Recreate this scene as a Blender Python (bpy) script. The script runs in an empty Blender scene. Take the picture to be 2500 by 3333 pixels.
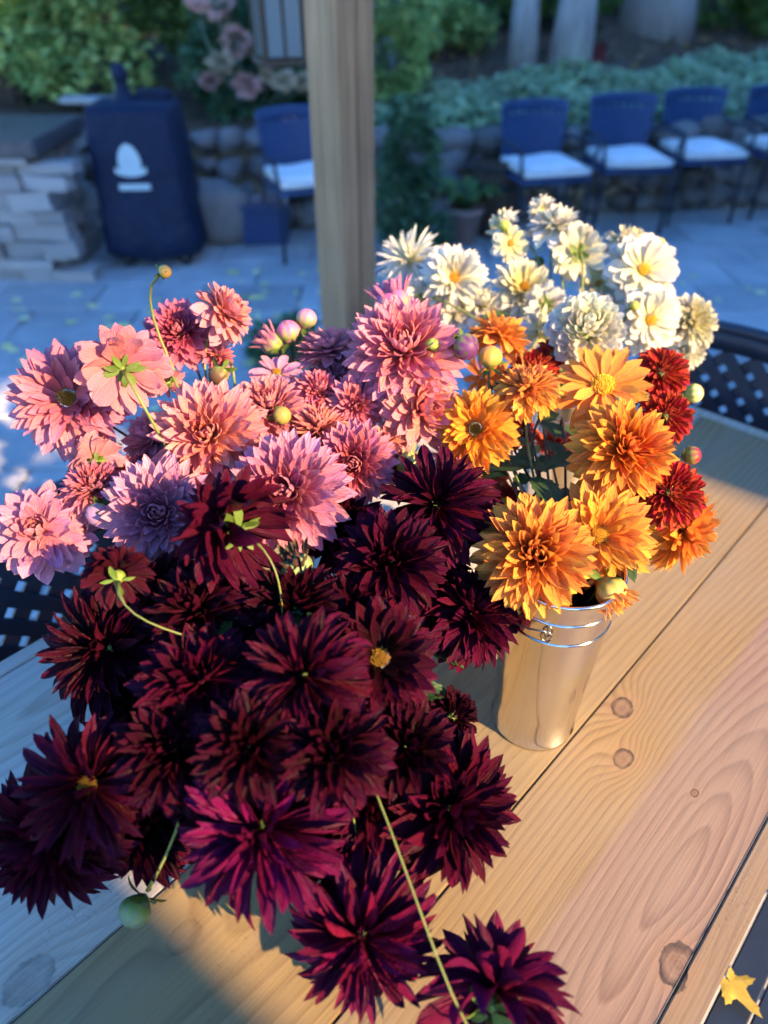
import bpy, bmesh, math, random
import numpy as np
from mathutils import Vector, Matrix, Quaternion

random.seed(11)
rng = np.random.default_rng(11)
S = bpy.context.scene
C = S.collection
R = math.radians

# ------------------------------------------------------------------ camera
CAM_Z = 1.60                      # eye height; the table top is 0.75 m high
PITCH = R(38.3)
FPX = 2300.0                      # focal length in photo pixels (photo is 2500 wide)
cam_d = bpy.data.cameras.new('camera')
cam = bpy.data.objects.new('camera', cam_d)
C.objects.link(cam)
cam.location = (0, 0, CAM_Z)
cam.rotation_euler = (math.pi / 2 - PITCH, 0, 0)
cam_d.sensor_fit = 'HORIZONTAL'
cam_d.sensor_width = 36
cam_d.lens = FPX / 2500 * 36
cam_d.clip_start = 0.02
cam_d.clip_end = 500
cam_d.dof.use_dof = True
cam_d.dof.focus_distance = 0.82
cam_d.dof.aperture_fstop = 3.1
S.camera = cam

# ------------------------------------------------------------------ light
SUN_EL = R(27)
SUN_AZ = Vector((0.788, -0.616, 0)).normalized()     # horizontal direction towards the sun
to_sun = (SUN_AZ * math.cos(SUN_EL) + Vector((0, 0, math.sin(SUN_EL)))).normalized()
w = bpy.data.worlds.new('World')
S.world = w
w.use_nodes = True
nt = w.node_tree
bg = nt.nodes['Background']
sky = nt.nodes.new('ShaderNodeTexSky')
sky.sky_type = 'NISHITA'
sky.sun_disc = False
sky.sun_elevation = SUN_EL
sky.sun_rotation = math.atan2(to_sun.x, to_sun.y)
sky.air_density = 1.0
sky.dust_density = 0.3
sky.ozone_density = 3.0
hs = nt.nodes.new('ShaderNodeHueSaturation')
hs.inputs['Saturation'].default_value = 1.3
hs.inputs['Hue'].default_value = 0.508
nt.links.new(sky.outputs[0], hs.inputs['Color'])
nt.links.new(hs.outputs[0], bg.inputs['Color'])
bg.inputs['Strength'].default_value = 0.15
sd = bpy.data.lights.new('sun', 'SUN')
sd.energy = 4.0
sd.angle = R(0.6)
sd.color = (1.0, 0.69, 0.36)
sun = bpy.data.objects.new('sun', sd)
C.objects.link(sun)
sun.location = (6, -4, 6)
sun.rotation_euler = to_sun.to_track_quat('Z', 'Y').to_euler()
S.view_settings.view_transform = 'Standard'
S.view_settings.look = 'None'
S.view_settings.exposure = 2.15
S.view_settings.gamma = 1.0
S.render.engine = 'CYCLES'
S.cycles.max_bounces = 5
S.cycles.adaptive_threshold = 0.03
S.cycles.transparent_max_bounces = 4
S.cycles.use_denoising = True

# ------------------------------------------------------------------ helpers
SP, CP = math.sin(PITCH), math.cos(PITCH)


def ray(px, py):
    cx, cy = (px - 1250) / FPX, -(py - 1666.5) / FPX
    return Vector((cx, CP + cy * SP, -SP + cy * CP))


def at_z(px, py, z):
    r = ray(px, py)
    return Vector((0, 0, CAM_Z)) + r * ((z - CAM_Z) / r.z)


def at_y(px, py, y):
    r = ray(px, py)
    return Vector((0, 0, CAM_Z)) + r * (y / r.y)


def tag(o, label=None, cat=None, group=None, kind=None):
    if label: o['label'] = label
    if cat: o['category'] = cat
    if group: o['group'] = group
    if kind: o['kind'] = kind
    return o


def empty(name, loc, rz=0.0, label=None, cat=None, group=None):
    o = bpy.data.objects.new(name, None)
    o.empty_display_size = 0.05
    C.objects.link(o)
    o.location = loc
    o.rotation_euler = (0, 0, rz)
    return tag(o, label, cat, group)


def link(name, me, mat=None, parent=None):
    if mat is not None and len(me.materials) == 0:
        me.materials.append(mat)
    o = bpy.data.objects.new(name, me)
    C.objects.link(o)
    if parent is not None:
        o.parent = parent
    return o


def pydata(name, v, f, smooth=True):
    me = bpy.data.meshes.new(name)
    me.from_pydata([tuple(p) for p in v], [], f)
    if smooth:
        me.polygons.foreach_set('use_smooth', [True] * len(me.polygons))
    me.update()
    return me


def bm_mesh(bm, name, smooth=False):
    me = bpy.data.meshes.new(name)
    bm.to_mesh(me)
    bm.free()
    if smooth:
        me.polygons.foreach_set('use_smooth', [True] * len(me.polygons))
    return me


def box_mesh(name, sx, sy, sz, bev=0.0, seg=2, c=(0, 0, 0)):
    bm = bmesh.new()
    bmesh.ops.create_cube(bm, size=1)
    for v in bm.verts:
        v.co = Vector((v.co.x * sx + c[0], v.co.y * sy + c[1], v.co.z * sz + c[2]))
    if bev > 0:
        bmesh.ops.bevel(bm, geom=bm.edges[:], offset=bev, segments=seg, affect='EDGES')
    return bm_mesh(bm, name)


def tube_geo(pts, rad, sides=8, caps=True):
    """verts, faces of a tube through pts; rad a number or one per point"""
    pts = [Vector(p) for p in pts]
    n = len(pts)
    if not hasattr(rad, '__len__'):
        rad = [rad] * n
    V, Fc = [], []
    prev = None
    for i, p in enumerate(pts):
        t = (pts[min(i + 1, n - 1)] - pts[max(i - 1, 0)]).normalized()
        if prev is None:
            a = Vector((0, 0, 1)) if abs(t.z) < 0.9 else Vector((1, 0, 0))
            x = t.cross(a).normalized()
        else:
            x = (prev - t * prev.dot(t)).normalized()
        prev = x
        y = t.cross(x)
        for k in range(sides):
            an = 2 * math.pi * k / sides
            V.append(p + (x * math.cos(an) + y * math.sin(an)) * rad[i])
    for i in range(n - 1):
        for k in range(sides):
            a, b = i * sides + k, i * sides + (k + 1) % sides
            Fc.append((a, b, b + sides, a + sides))
    if caps:
        Fc.append(tuple(range(sides - 1, -1, -1)))
        Fc.append(tuple(range((n - 1) * sides, n * sides)))
    return V, Fc


def tube(name, pts, rad, mat, parent=None, sides=8):
    v, f = tube_geo(pts, rad, sides)
    return link(name, pydata(name, v, f), mat, parent)


def bez(p0, p1, p2, p3, n=12):
    out = []
    for i in range(n + 1):
        t = i / n
        out.append(p0 * (1 - t) ** 3 + p1 * 3 * t * (1 - t) ** 2 + p2 * 3 * t * t * (1 - t) + p3 * t ** 3)
    return out


def lathe(name, prof, seg=48, smooth=True):
    V, Fc = [], []
    for r, z in prof:
        for k in range(seg):
            a = 2 * math.pi * k / seg
            V.append((r * math.cos(a), r * math.sin(a), z))
    for i in range(len(prof) - 1):
        for k in range(seg):
            a, b = i * seg + k, i * seg + (k + 1) % seg
            Fc.append((a, b, b + seg, a + seg))
    return pydata(name, V, Fc, smooth)


# ------------------------------------------------------------------ materials
class N:
    """tiny node-graph writer"""
    def __init__(s, name):
        s.m = bpy.data.materials.new(name)
        s.m.use_nodes = True
        s.t = s.m.node_tree
        s.b = s.t.nodes['Principled BSDF']
        s.out = s.t.nodes['Material Output']

    def new(s, kind, **kw):
        n = s.t.nodes.new(kind)
        for k, v in kw.items():
            setattr(n, k, v)
        return n

    def put(s, sock, v):
        if isinstance(v, bpy.types.NodeSocket):
            s.t.links.new(v, sock)
        elif v is not None:
            sock.default_value = v

    def math(s, op, a, b=None, c=None, clamp=False):
        n = s.new('ShaderNodeMath', operation=op, use_clamp=clamp)
        for i, v in enumerate((a, b, c)):
            s.put(n.inputs[i], v)
        return n.outputs[0]

    def mix(s, f, a, b, blend='MIX'):
        n = s.new('ShaderNodeMix', data_type='RGBA', blend_type=blend)
        s.put(n.inputs[0], f)
        s.put(n.inputs[6], a if not isinstance(a, tuple) else (*a[:3], 1))
        s.put(n.inputs[7], b if not isinstance(b, tuple) else (*b[:3], 1))
        return n.outputs[2]

    def coords(s, which='Object'):
        return s.new('ShaderNodeTexCoord').outputs[which]

    def mapping(s, v, scale=(1, 1, 1), loc=(0, 0, 0)):
        n = s.new('ShaderNodeMapping')
        s.put(n.inputs['Vector'], v)
        n.inputs['Scale'].default_value = scale
        n.inputs['Location'].default_value = loc
        return n.outputs[0]

    def sep(s, v):
        n = s.new('ShaderNodeSeparateXYZ')
        s.put(n.inputs[0], v)
        return n.outputs

    def noise(s, v, scale=5, detail=3, rough=0.5, out='Fac'):
        n = s.new('ShaderNodeTexNoise')
        s.put(n.inputs['Vector'], v)
        n.inputs['Scale'].default_value = scale
        n.inputs['Detail'].default_value = detail
        n.inputs['Roughness'].default_value = rough
        return n.outputs[out]

    def ramp(s, f, stops, interp='LINEAR'):
        n = s.new('ShaderNodeValToRGB')
        s.put(n.inputs[0], f)
        n.color_ramp.interpolation = interp
        e = n.color_ramp.elements
        while len(e) < len(stops):
            e.new(0.5)
        for i, (p, c) in enumerate(stops):
            e[i].position = p
            e[i].color = (*c, 1) if hasattr(c, '__len__') else (c, c, c, 1)
        return n.outputs[0]

    def maprange(s, v, a, b, c=0.0, d=1.0):
        n = s.new('ShaderNodeMapRange')
        s.put(n.inputs[0], v)
        for i, q in enumerate((a, b, c, d)):
            n.inputs[i + 1].default_value = q
        return n.outputs[0]

    def bump(s, h, strength=0.3, dist=0.01):
        n = s.new('ShaderNodeBump')
        n.inputs['Strength'].default_value = strength
        n.inputs['Distance'].default_value = dist
        s.put(n.inputs['Height'], h)
        s.t.links.new(n.outputs[0], s.b.inputs['Normal'])
        return n.outputs[0]

    def set(s, color=None, rough=None, metal=None, spec=None, **kw):
        if color is not None:
            s.put(s.b.inputs['Base Color'], (*color, 1) if isinstance(color, tuple) and len(color) == 3 else color)
        if rough is not None: s.put(s.b.inputs['Roughness'], rough)
        if metal is not None: s.put(s.b.inputs['Metallic'], metal)
        if spec is not None: s.put(s.b.inputs['Specular IOR Level'], spec)
        for k, v in kw.items():
            s.put(s.b.inputs[k.replace('_', ' ')], v)
        return s

    def translucent(s, color, fac):
        tr = s.new('ShaderNodeBsdfTranslucent')
        s.put(tr.inputs[0], color)
        mx = s.new('ShaderNodeMixShader')
        s.put(mx.inputs[0], fac)
        s.t.links.new(s.b.outputs[0], mx.inputs[1])
        s.t.links.new(tr.outputs[0], mx.inputs[2])
        s.t.links.new(mx.outputs[0], s.out.inputs[0])


def mottled(name, c1, c2, scale=8, rough=0.8, bump=0.3, dist=0.01, spec=0.3, detail=5, metal=0.0):
    n = N(name)
    v = n.coords('Object')
    f = n.noise(v, scale, detail, 0.6)
    col = n.ramp(f, [(0.3, c1), (0.7, c2)])
    n.set(color=col, rough=rough, spec=spec, metal=metal)
    if bump:
        n.bump(n.noise(v, scale * 4, 4), bump, dist)
    return n.m


def per_object(name, c1, c2, scale=8, rough=0.85, bump=0.4, dist=0.01):
    """mottled, with a tone of its own for every object that shares the mesh"""
    n = N(name)
    v = n.coords('Object')
    oi = n.new('ShaderNodeObjectInfo')
    off = n.new('ShaderNodeVectorMath', operation='ADD')
    n.put(off.inputs[0], v)
    n.put(off.inputs[1], oi.outputs['Location'])
    f = n.noise(off.outputs[0], scale, 5, 0.6)
    col = n.mix(f, c1, c2)
    tone = n.maprange(oi.outputs['Random'], 0, 1, 0.65, 1.25)
    col = n.mix(1.0, col, n.new('ShaderNodeCombineColor').outputs[0], 'MULTIPLY')
    cc = [x for x in n.t.nodes if x.bl_idname == 'ShaderNodeCombineColor'][0]
    for i in range(3):
        n.t.links.new(tone, cc.inputs[i])
    n.set(color=col, rough=rough, spec=0.3)
    n.bump(n.noise(v, scale * 5, 4), bump, dist)
    return n.m


def petal_mat(name, tip, tip_amt, base, base_amt, trans=0.28, rough=0.55, sheen=0.0, back=None, spec=0.3):
    """colour comes from each petal; towards its tip and foot the pigment shifts; fine veins run along it"""
    n = N(name)
    v = n.coords('Object')
    x, y, z = n.sep(v)
    oi = n.new('ShaderNodeObjectInfo')
    col = oi.outputs['Color']
    rnd = oi.outputs['Random']
    col = n.mix(n.maprange(y, 0.55, 1.0, 0, tip_amt), col, tip)
    col = n.mix(n.maprange(y, 0.42, 0.0, 0, base_amt), col, base)
    vm = n.mapping(v, (26, 1.6, 1))
    vein = n.noise(vm, 2.2, 2, 0.5)
    hsv = n.new('ShaderNodeHueSaturation')
    n.put(hsv.inputs['Color'], col)
    n.put(hsv.inputs['Value'], n.maprange(vein, 0.3, 0.7, 0.72, 1.18))
    n.put(hsv.inputs['Hue'], n.maprange(rnd, 0, 1, 0.485, 0.515))
    col = hsv.outputs[0]
    if back is not None:
        g = n.new('ShaderNodeNewGeometry')
        col = n.mix(n.math('MULTIPLY', g.outputs['Backfacing'], back[1]), col, back[0])
    n.set(color=col, rough=rough, spec=spec)
    if sheen:
        n.set(**{'Sheen_Weight': sheen, 'Sheen_Roughness': 0.4})
    n.bump(vein, 0.5, 0.03)
    n.translucent(col, trans)
    return n.m


M = {}
M['pink'] = petal_mat('pink_petal', (0.76, 0.36, 0.46), 0.40, (0.72, 0.16, 0.13), 0.35, 0.24, back=((0.70, 0.30, 0.31), 0.3))
M['white'] = petal_mat('white_petal', (0.86, 0.85, 0.80), 0.4, (0.80, 0.70, 0.24), 0.6, 0.28)
M['orange'] = petal_mat('orange_petal', (0.96, 0.47, 0.08), 0.40, (0.88, 0.17, 0.015), 0.35, 0.30, back=((0.92, 0.36, 0.07), 0.4))
M['bract'] = petal_mat('bud_bract', (0.22, 0.16, 0.05), 0.1, (0.09, 0.14, 0.03), 0.8, 0.08, 0.5)
M['red'] = petal_mat('red_petal', (0.72, 0.10, 0.03), 0.40, (0.45, 0.01, 0.01), 0.3, 0.2, back=((0.75, 0.14, 0.06), 0.5))
M['dark'] = petal_mat('burgundy_petal', (0.075, 0.002, 0.026), 0.35, (0.016, 0.0005, 0.003), 0.6, 0.10, rough=0.50, back=((0.075, 0.004, 0.018), 0.45), spec=0.12)


def green_mat(name, c1, c2, trans=0.25, rough=0.45, spec=0.4):
    n = N(name)
    v = n.coords('Object')
    x, y, z = n.sep(v)
    oi = n.new('ShaderNodeObjectInfo')
    f = n.noise(n.mapping(v, (14, 3, 3)), 2, 3)
    col = n.mix(f, c1, c2)
    hsv = n.new('ShaderNodeHueSaturation')
    n.put(hsv.inputs['Color'], col)
    n.put(hsv.inputs['Value'], n.maprange(oi.outputs['Random'], 0, 1, 0.7, 1.25))
    col = hsv.outputs[0]
    n.set(color=col, rough=rough, spec=spec)
    n.bump(f, 0.3, 0.02)
    n.translucent(col, trans)
    return n.m


M['leaf'] = green_mat('dahlia_leaf', (0.018, 0.05, 0.014), (0.045, 0.10, 0.025), 0.2)
M['sepal'] = green_mat('sepal_green', (0.06, 0.12, 0.02), (0.15, 0.22, 0.035), 0.2)
M['bud_green'] = green_mat('bud_green', (0.12, 0.20, 0.04), (0.28, 0.34, 0.06), 0.05, 0.35)
M['stem'] = mottled('stem_green', (0.10, 0.14, 0.03), (0.20, 0.22, 0.05), 40, 0.5, 0.1, 0.002, 0.4)
M['stem_dark'] = mottled('stem_brown', (0.035, 0.018, 0.012), (0.07, 0.045, 0.02), 40, 0.5, 0.1, 0.002, 0.4)
M['disc'] = mottled('floret_gold', (0.80, 0.40, 0.02), (0.92, 0.66, 0.08), 60, 0.7, 0.0)
M['disc_brown'] = mottled('floret_ochre', (0.30, 0.12, 0.01), (0.62, 0.36, 0.03), 60, 0.7, 0.0)


# ------------------------------------------------------------------ table frame: u along the planks, v across (to the camera's right)
TA = R(43.2)
TU = Vector((math.sin(TA), math.cos(TA), 0))
TV = Vector((math.cos(TA), -math.sin(TA), 0))
TZ = 0.75


def tab(u, v, z=TZ):
    return TU * u + TV * v + Vector((0, 0, z))


def tab_px(px, py):
    p = at_z(px, py, TZ)
    return p.dot(TV), p.dot(TU)


# =================================================================== GROUND
n = N('paving_grey')
v_ = n.coords('Object')
oi = n.new('ShaderNodeObjectInfo')
ad = n.new('ShaderNodeVectorMath', operation='ADD')
n.put(ad.inputs[0], v_)
n.put(ad.inputs[1], oi.outputs['Location'])
f_ = n.noise(ad.outputs[0], 3.5, 6, 0.65)
col_ = n.ramp(f_, [(0.3, (0.30, 0.30, 0.31)), (0.7, (0.46, 0.46, 0.46))])
hsv_ = n.new('ShaderNodeHueSaturation')
n.put(hsv_.inputs['Color'], col_)
n.put(hsv_.inputs['Value'], n.maprange(oi.outputs['Random'], 0, 1, 0.8, 1.15))
n.set(color=hsv_.outputs[0], rough=0.7, spec=0.35)
n.bump(n.noise(ad.outputs[0], 40, 4), 0.25, 0.01)
M['paving'] = n.m
M['earth'] = mottled('earth', (0.05, 0.032, 0.022), (0.13, 0.09, 0.06), 6, 0.95, 0.5, 0.03)
M['joint'] = mottled('joint_sand', (0.10, 0.10, 0.10), (0.16, 0.155, 0.15), 20, 0.95, 0.3, 0.01)


def wall_y(x):
    """where the retaining wall runs"""
    return 5.55 + 0.30 * max(x, -0.5) * 0.55 if x > -0.5 else 5.47


def hill(x, y):
    d = y - wall_y(x) - 0.22
    if d < 0:
        return 0.0
    z = 0.60 + 0.20 * d + 0.05 * math.sin(1.3 * x) * min(1, d)
    return z


V, Fc = [], []
nx, ny = 90, 90
xs = np.linspace(-14, 16, nx)
for j in range(ny):
    for i in range(nx):
        x = xs[i]
        y = wall_y(x) + 0.2201 + (j / (ny - 1)) ** 1.4 * 24
        V.append((x, y, hill(x, y) + 0.03 * math.sin(3.1 * x + 1.7 * y) * math.cos(2.3 * y)))
for j in range(ny - 1):
    for i in range(nx - 1):
        a = j * nx + i
        Fc.append((a, a + 1, a + nx + 1, a + nx))
tag(link('hillside_terrain', pydata('hillside', V, Fc), M['earth']), 'leaf strewn brown hillside rising behind the dry stone wall', kind='structure')
tag(link('ground', pydata('ground', [(-200, -200, -0.06), (200, -200, -0.06), (200, 200, -0.06), (-200, 200, -0.06)], [(0, 1, 2, 3)], False), M['joint']), 'grey earth under the garden', kind='structure')
patio = tag(link('patio', pydata('patio', [(-6, -3, -0.016), (6.5, -3, -0.016), (6.5, 7.2, -0.016), (-6, 7.2, -0.016)], [(0, 1, 2, 3)], False), M['joint']), 'grey paved patio strewn with fallen yellow leaves', kind='structure')
pav = box_mesh('paver', 0.592, 0.392, 0.05, 0.006, 1)
pav.materials.append(M['paving'])
for iy in range(17):
    for ix in range(17):
        x = -4.4 + ix * 0.60 + (0.3 if iy % 2 else 0)
        y = 0.1 + iy * 0.40
        if x < -4.2 or x > 5.2 or (abs(x) > 1.2 + y * 0.62):
            continue
        o = bpy.data.objects.new('paver', pav)
        C.objects.link(o)
        o.parent = patio
        o.location = (x, y, -0.025 + random.uniform(-0.002, 0.002))
        o.rotation_euler = (random.gauss(0, 0.003), random.gauss(0, 0.003), random.gauss(0, 0.004))

# =================================================================== FALLEN LEAVES
n = N('fallen_leaf_yellow')
oi = n.new('ShaderNodeObjectInfo')
hsv_ = n.new('ShaderNodeHueSaturation')
n.put(hsv_.inputs['Color'], n.ramp(oi.outputs['Random'], [(0.0, (0.74, 0.66, 0.22)), (0.55, (0.84, 0.80, 0.42)), (1.0, (0.62, 0.46, 0.16))]))
n.put(hsv_.inputs['Value'], n.maprange(n.noise(n.coords('Object'), 4, 3), 0.3, 0.7, 0.8, 1.15))
n.set(color=hsv_.outputs[0], rough=0.6)
M['fallen'] = n.m


def leaf_shape(name, lobed, seed):
    rr = random.Random(seed)
    out = []
    if lobed:
        tips = [(-2.1, 0.55), (-1.2, 0.85), (0.0, 1.0), (1.2, 0.85), (2.1, 0.55)]
        for k, (a, l) in enumerate(tips):
            for da, dl in ((-0.28, 0.62), (-0.20, 0.80), (-0.1, 0.84), (0, 1.0), (0.1, 0.84), (0.20, 0.80), (0.28, 0.62)):
                out.append((a + da, l * dl * rr.uniform(0.93, 1.05)))
            if k < 4:
                out.append((a + 0.55, 0.42))
        out.append((2.9, 0.18)); out.insert(0, (-2.9, 0.18))
    else:
        for k in range(15):
            a = -2.9 + 5.8 * k / 14
            out.append((a, 0.30 + 0.70 * max(0, math.cos(a / 2)) ** 2 * (1.0 if k % 2 else 0.88) + 0.05 * rr.random()))
    V = [(0, 0, 0)] + [(math.sin(a) * l * (1 if lobed else 0.72), math.cos(a) * l, 0.10 * math.sin(3 * a + seed) * l + 0.10 * l * l) for a, l in out]
    return pydata(name, V, [(0, i + 1, i) for i in range(1, len(out))])


small_leaves = [leaf_shape('fallen_leaf', i % 2 == 0, i) for i in range(6)]
for m_ in small_leaves:
    m_.materials.append(M['fallen'])
lv = 0
clusters = [(-1.4, 3.3), (-1.0, 4.0), (-2.0, 3.2), (-0.75, 3.7), (1.6, 3.6), (2.2, 3.9), (1.3, 4.0), (2.6, 3.2), (1.9, 2.6), (-0.5, 4.5)]
while lv < 170:
    if random.random() < 0.6:
        cx, cy = random.choice(clusters)
        x, y = random.gauss(cx, 0.35), random.gauss(cy, 0.35)
    else:
        x, y = random.uniform(-2.6, 3.2), random.uniform(1.4, 5.0)
    if (-2.1 < x < -1.1 and 4.4 < y < 5.2) or abs(x) > 0.55 * y + 0.3 or (x < -1.9 and y > 4.2):
        continue
    o = link('fallen_leaf', random.choice(small_leaves))
    s_ = random.uniform(0.030, 0.062)
    o.location = (x, y, 0.004)
    o.scale = (s_, s_, s_ * 0.8)
    o.rotation_euler = (random.gauss(0, 0.08), random.gauss(0, 0.08), random.uniform(0, 6.28))
    tag(o, 'small yellow fallen leaf lying on the grey paving', 'leaf', 'fallen leaves on the patio')
    lv += 1

# =================================================================== STONES, WALL, PILLAR
M['stone'] = per_object('wall_stone', (0.10, 0.095, 0.10), (0.30, 0.28, 0.27), 6, 0.85, 0.5, 0.02)
M['ledge'] = per_object('ledge_stone', (0.24, 0.235, 0.24), (0.46, 0.44, 0.43), 9, 0.8, 0.5, 0.02)
M['slab'] = mottled('dark_slab', (0.05, 0.055, 0.065), (0.10, 0.105, 0.12), 12, 0.35, 0.15, 0.004, 0.5)


def rock_mesh(name, seed, flat=0.7, sub=2, rough=0.18):
    rr = np.random.default_rng(seed)
    bm = bmesh.new()
    bmesh.ops.create_icosphere(bm, subdivisions=sub, radius=1)
    dirs = rr.normal(size=(9, 3))
    amp = rr.uniform(-rough, rough, 9)
    for v in bm.verts:
        p = np.array(v.co)
        f = 1 + sum(a * math.sin(2.2 * float(d @ p) + i) for i, (a, d) in enumerate(zip(amp, dirs)))
        q = np.sign(p) * np.abs(p) ** 0.72
        v.co = Vector(q * f * np.array([1, 0.8, flat]))
    return bm_mesh(bm, name, True)


rocks = [rock_mesh('stone', i) for i in range(7)]
for m_ in rocks:
    m_.materials.append(M['stone'])
wall = empty('dry_stone_wall', (0, 5.5, 0), 0, 'low dry stone retaining wall of rounded grey boulders behind the chairs', 'wall')
x = -4.5
for row in range(4):
    x = -2.6 + row * 0.1
    while x < 4.6:
        wd = random.uniform(0.075, 0.16)
        o = bpy.data.objects.new('stone', random.choice(rocks))
        C.objects.link(o)
        o.parent = wall
        o.location = (x + wd, wall_y(x + wd) - 5.5 + random.uniform(-0.03, 0.04) + row * 0.05, 0.08 + row * 0.155)
        o.scale = (wd * 1.02, random.uniform(0.15, 0.2), random.uniform(0.105, 0.13))
        o.rotation_euler = (random.gauss(0, 0.1), random.gauss(0, 0.1), random.choice((0, math.pi)) + random.gauss(0, 0.15))
        x += wd * 1.85
b = link('boulder', rock_mesh('boulder', 31, 0.95, 3, 0.08), M['stone'])
b.location = (-1.16, 5.13, 0.19); b.scale = (0.24, 0.22, 0.22)
tag(b, 'large round grey boulder between the grill cover and the storage box', 'boulder')

pl = empty('stone_counter', (-2.75, 4.75, 0), 0, 'stacked ledge stone counter with a dark slab on top beside the covered grill', 'counter')
core = link('core', box_mesh('core', 1.36, 0.62, 0.68, 0, 1, (0, 0, 0.34)), M['stone'], pl)
ledges = []
for i in range(5):
    bm = bmesh.new()
    bmesh.ops.create_cube(bm, size=2)
    bmesh.ops.subdivide_edges(bm, edges=bm.edges[:], cuts=1, use_grid_fill=True)
    rr = random.Random(i)
    for v in bm.verts:
        v.co *= 1 + rr.uniform(-0.10, 0.06)
    ledges.append(bm_mesh(bm, 'stone'))
    ledges[-1].materials.append(M['ledge'])


def stone(px_, py_, pz_, sx, sy, sz, parent):
    o = bpy.data.objects.new('stone', random.choice(ledges))
    C.objects.link(o)
    o.parent = parent
    o.location = (px_, py_, pz_)
    o.scale = (sx, sy, sz)
    o.rotation_euler = (random.gauss(0, 0.02), random.gauss(0, 0.025), random.gauss(0, 0.03))


z = 0.0
while z < 0.685:
    hh = random.uniform(0.03, 0.055)
    hh = min(hh, (0.70 - z) / 2)
    if hh < 0.012: break
    x = -0.72
    while x < 0.70:
        wd = random.uniform(0.07, 0.18)
        stone(x + wd, -0.33 + random.uniform(-0.025, 0.025), z + hh, wd * 0.97, 0.07, hh * 0.93, pl)
        x += wd * 2
    y = -0.30
    while y < 0.30:
        wd = random.uniform(0.06, 0.14)
        stone(0.70 + random.uniform(-0.025, 0.025), y + wd, z + hh, 0.07, wd * 0.97, hh * 0.93, pl)
        y += wd * 2
    z += hh * 2
link('slab', box_mesh('slab', 1.62, 0.86, 0.085, 0.012, 2, (0, 0, 0.745)), M['slab'], pl)

# =================================================================== COVERED GRILL
M['cover'] = mottled('navy_cover', (0.0035, 0.010, 0.034), (0.006, 0.016, 0.050), 5, 0.6, 0.6, 0.03, 0.25)
M['emblem'] = mottled('emblem_print', (0.42, 0.55, 0.60), (0.50, 0.62, 0.66), 20, 0.7, 0.0)
M['black'] = mottled('black_metal', (0.012, 0.013, 0.016), (0.024, 0.026, 0.032), 15, 0.4, 0.05, 0.003, 0.5)
gr = empty('grill_cover', (-1.50, 4.82, 0), R(4), 'navy fabric cover over a grill with a pale egg emblem on its front', 'grill cover')
prof = [(0.04, 0.27), (0.10, 0.31), (0.22, 0.30), (0.35, 0.285), (0.55, 0.272), (0.75, 0.26), (0.90, 0.25), (0.935, 0.235), (0.94, 0.15), (0.942, 0.02)]
V, Fc = [], []
seg = 64
for zi, (z, hw) in enumerate(prof):
    for k in range(seg):
        a = 2 * math.pi * k / seg
        c_, s_ = math.cos(a), math.sin(a)
        p_ = 14.0 if z > 0.3 else 7.0
        r_ = (abs(c_) ** p_ + abs(s_) ** p_) ** (-1 / p_)
        fold = 1 + (0.02 * math.sin(a * 9 + z * 4) + 0.015 * math.sin(a * 15 - z * 9)) * (1.1 - z) * (1 if z < 0.9 else 0)
        dz = 0.035 * abs(math.sin(2 * a)) if zi == 0 else 0
        V.append((c_ * r_ * hw * fold, s_ * r_ * hw * 0.86 * fold, (z + dz) * 0.97))
for i in range(len(prof) - 1):
    for k in range(seg):
        a, b_ = i * seg + k, i * seg + (k + 1) % seg
        Fc.append((a, b_, b_ + seg, a + seg))
Fc.append(tuple(range((len(prof) - 1) * seg, len(prof) * seg)))
cov = link('cover', pydata('cover', V, Fc), M['cover'], gr)
FY = -0.238
egg, em_f = [(0, FY, 0.645)], []
for k in range(40):
    a = 2 * math.pi * k / 40
    rx = 0.066 * (1 - 0.16 * math.sin(a))
    egg.append((rx * math.cos(a), FY, 0.640 + 0.088 * math.sin(a)))
em_f = [(0, i + 1, (i + 1) % 40 + 1) for i in range(40)]
link('emblem_egg', pydata('emblem_egg', [(x - 0.03, y, z) for x, y, z in egg], em_f), M['emblem'], cov)
V, Fc = [], []
for k in range(13):
    t = -1 + k / 6
    zc = 0.565 + 0.022 * t * t
    V += [((t * 0.092) - 0.03, FY - 0.003, zc - 0.017), ((t * 0.092) - 0.03, FY - 0.003, zc + 0.017)]
    if k:
        q = 2 * k
        Fc.append((q - 2, q, q + 1, q - 1))
link('emblem_ribbon', pydata('emblem_ribbon', V, Fc), M['emblem'], cov)
link('emblem_bar', box_mesh('emblem_bar', 0.185, 0.004, 0.034, 0.001, 1, (-0.025, FY - 0.004, 0.492)), M['emblem'], cov)
cap = [(0.0, 1.10), (0.03, 1.095), (0.048, 1.065), (0.048, 1.03), (0.035, 1.0), (0.045, 0.96), (0.07, 0.90)]
o = link('chimney_cap', lathe('chimney_cap', cap, 24), M['cover'], gr)
o.location = (-0.06, 0.06, 0)
link('rear_box', box_mesh('rear_box', 0.22, 0.14, 0.06, 0.02, 3, (0.10, 0.13, 0.925)), M['cover'], gr)
for sx in (-1, 1):
    for sy in (-1, 1):
        o = link('caster', lathe('caster', [(0.0, 0.0), (0.03, 0.0), (0.034, 0.03), (0.03, 0.06), (0.0, 0.06)], 12), M['black'], gr)
        o.location = (sx * 0.19, sy * 0.16, 0)
sh = link('garden_board', box_mesh('garden_board', 0.36, 0.16, 0.03, 0.004, 1), mottled('pale_board', (0.30, 0.31, 0.31), (0.40, 0.40, 0.39), 10, 0.7, 0.2, 0.003))
sh.location = (-1.98, 5.45, 0.83); sh.rotation_euler = (0, 0.02, 0.05)
tag(sh, 'pale weathered board lying on the wall behind the covered grill', 'board')

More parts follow.
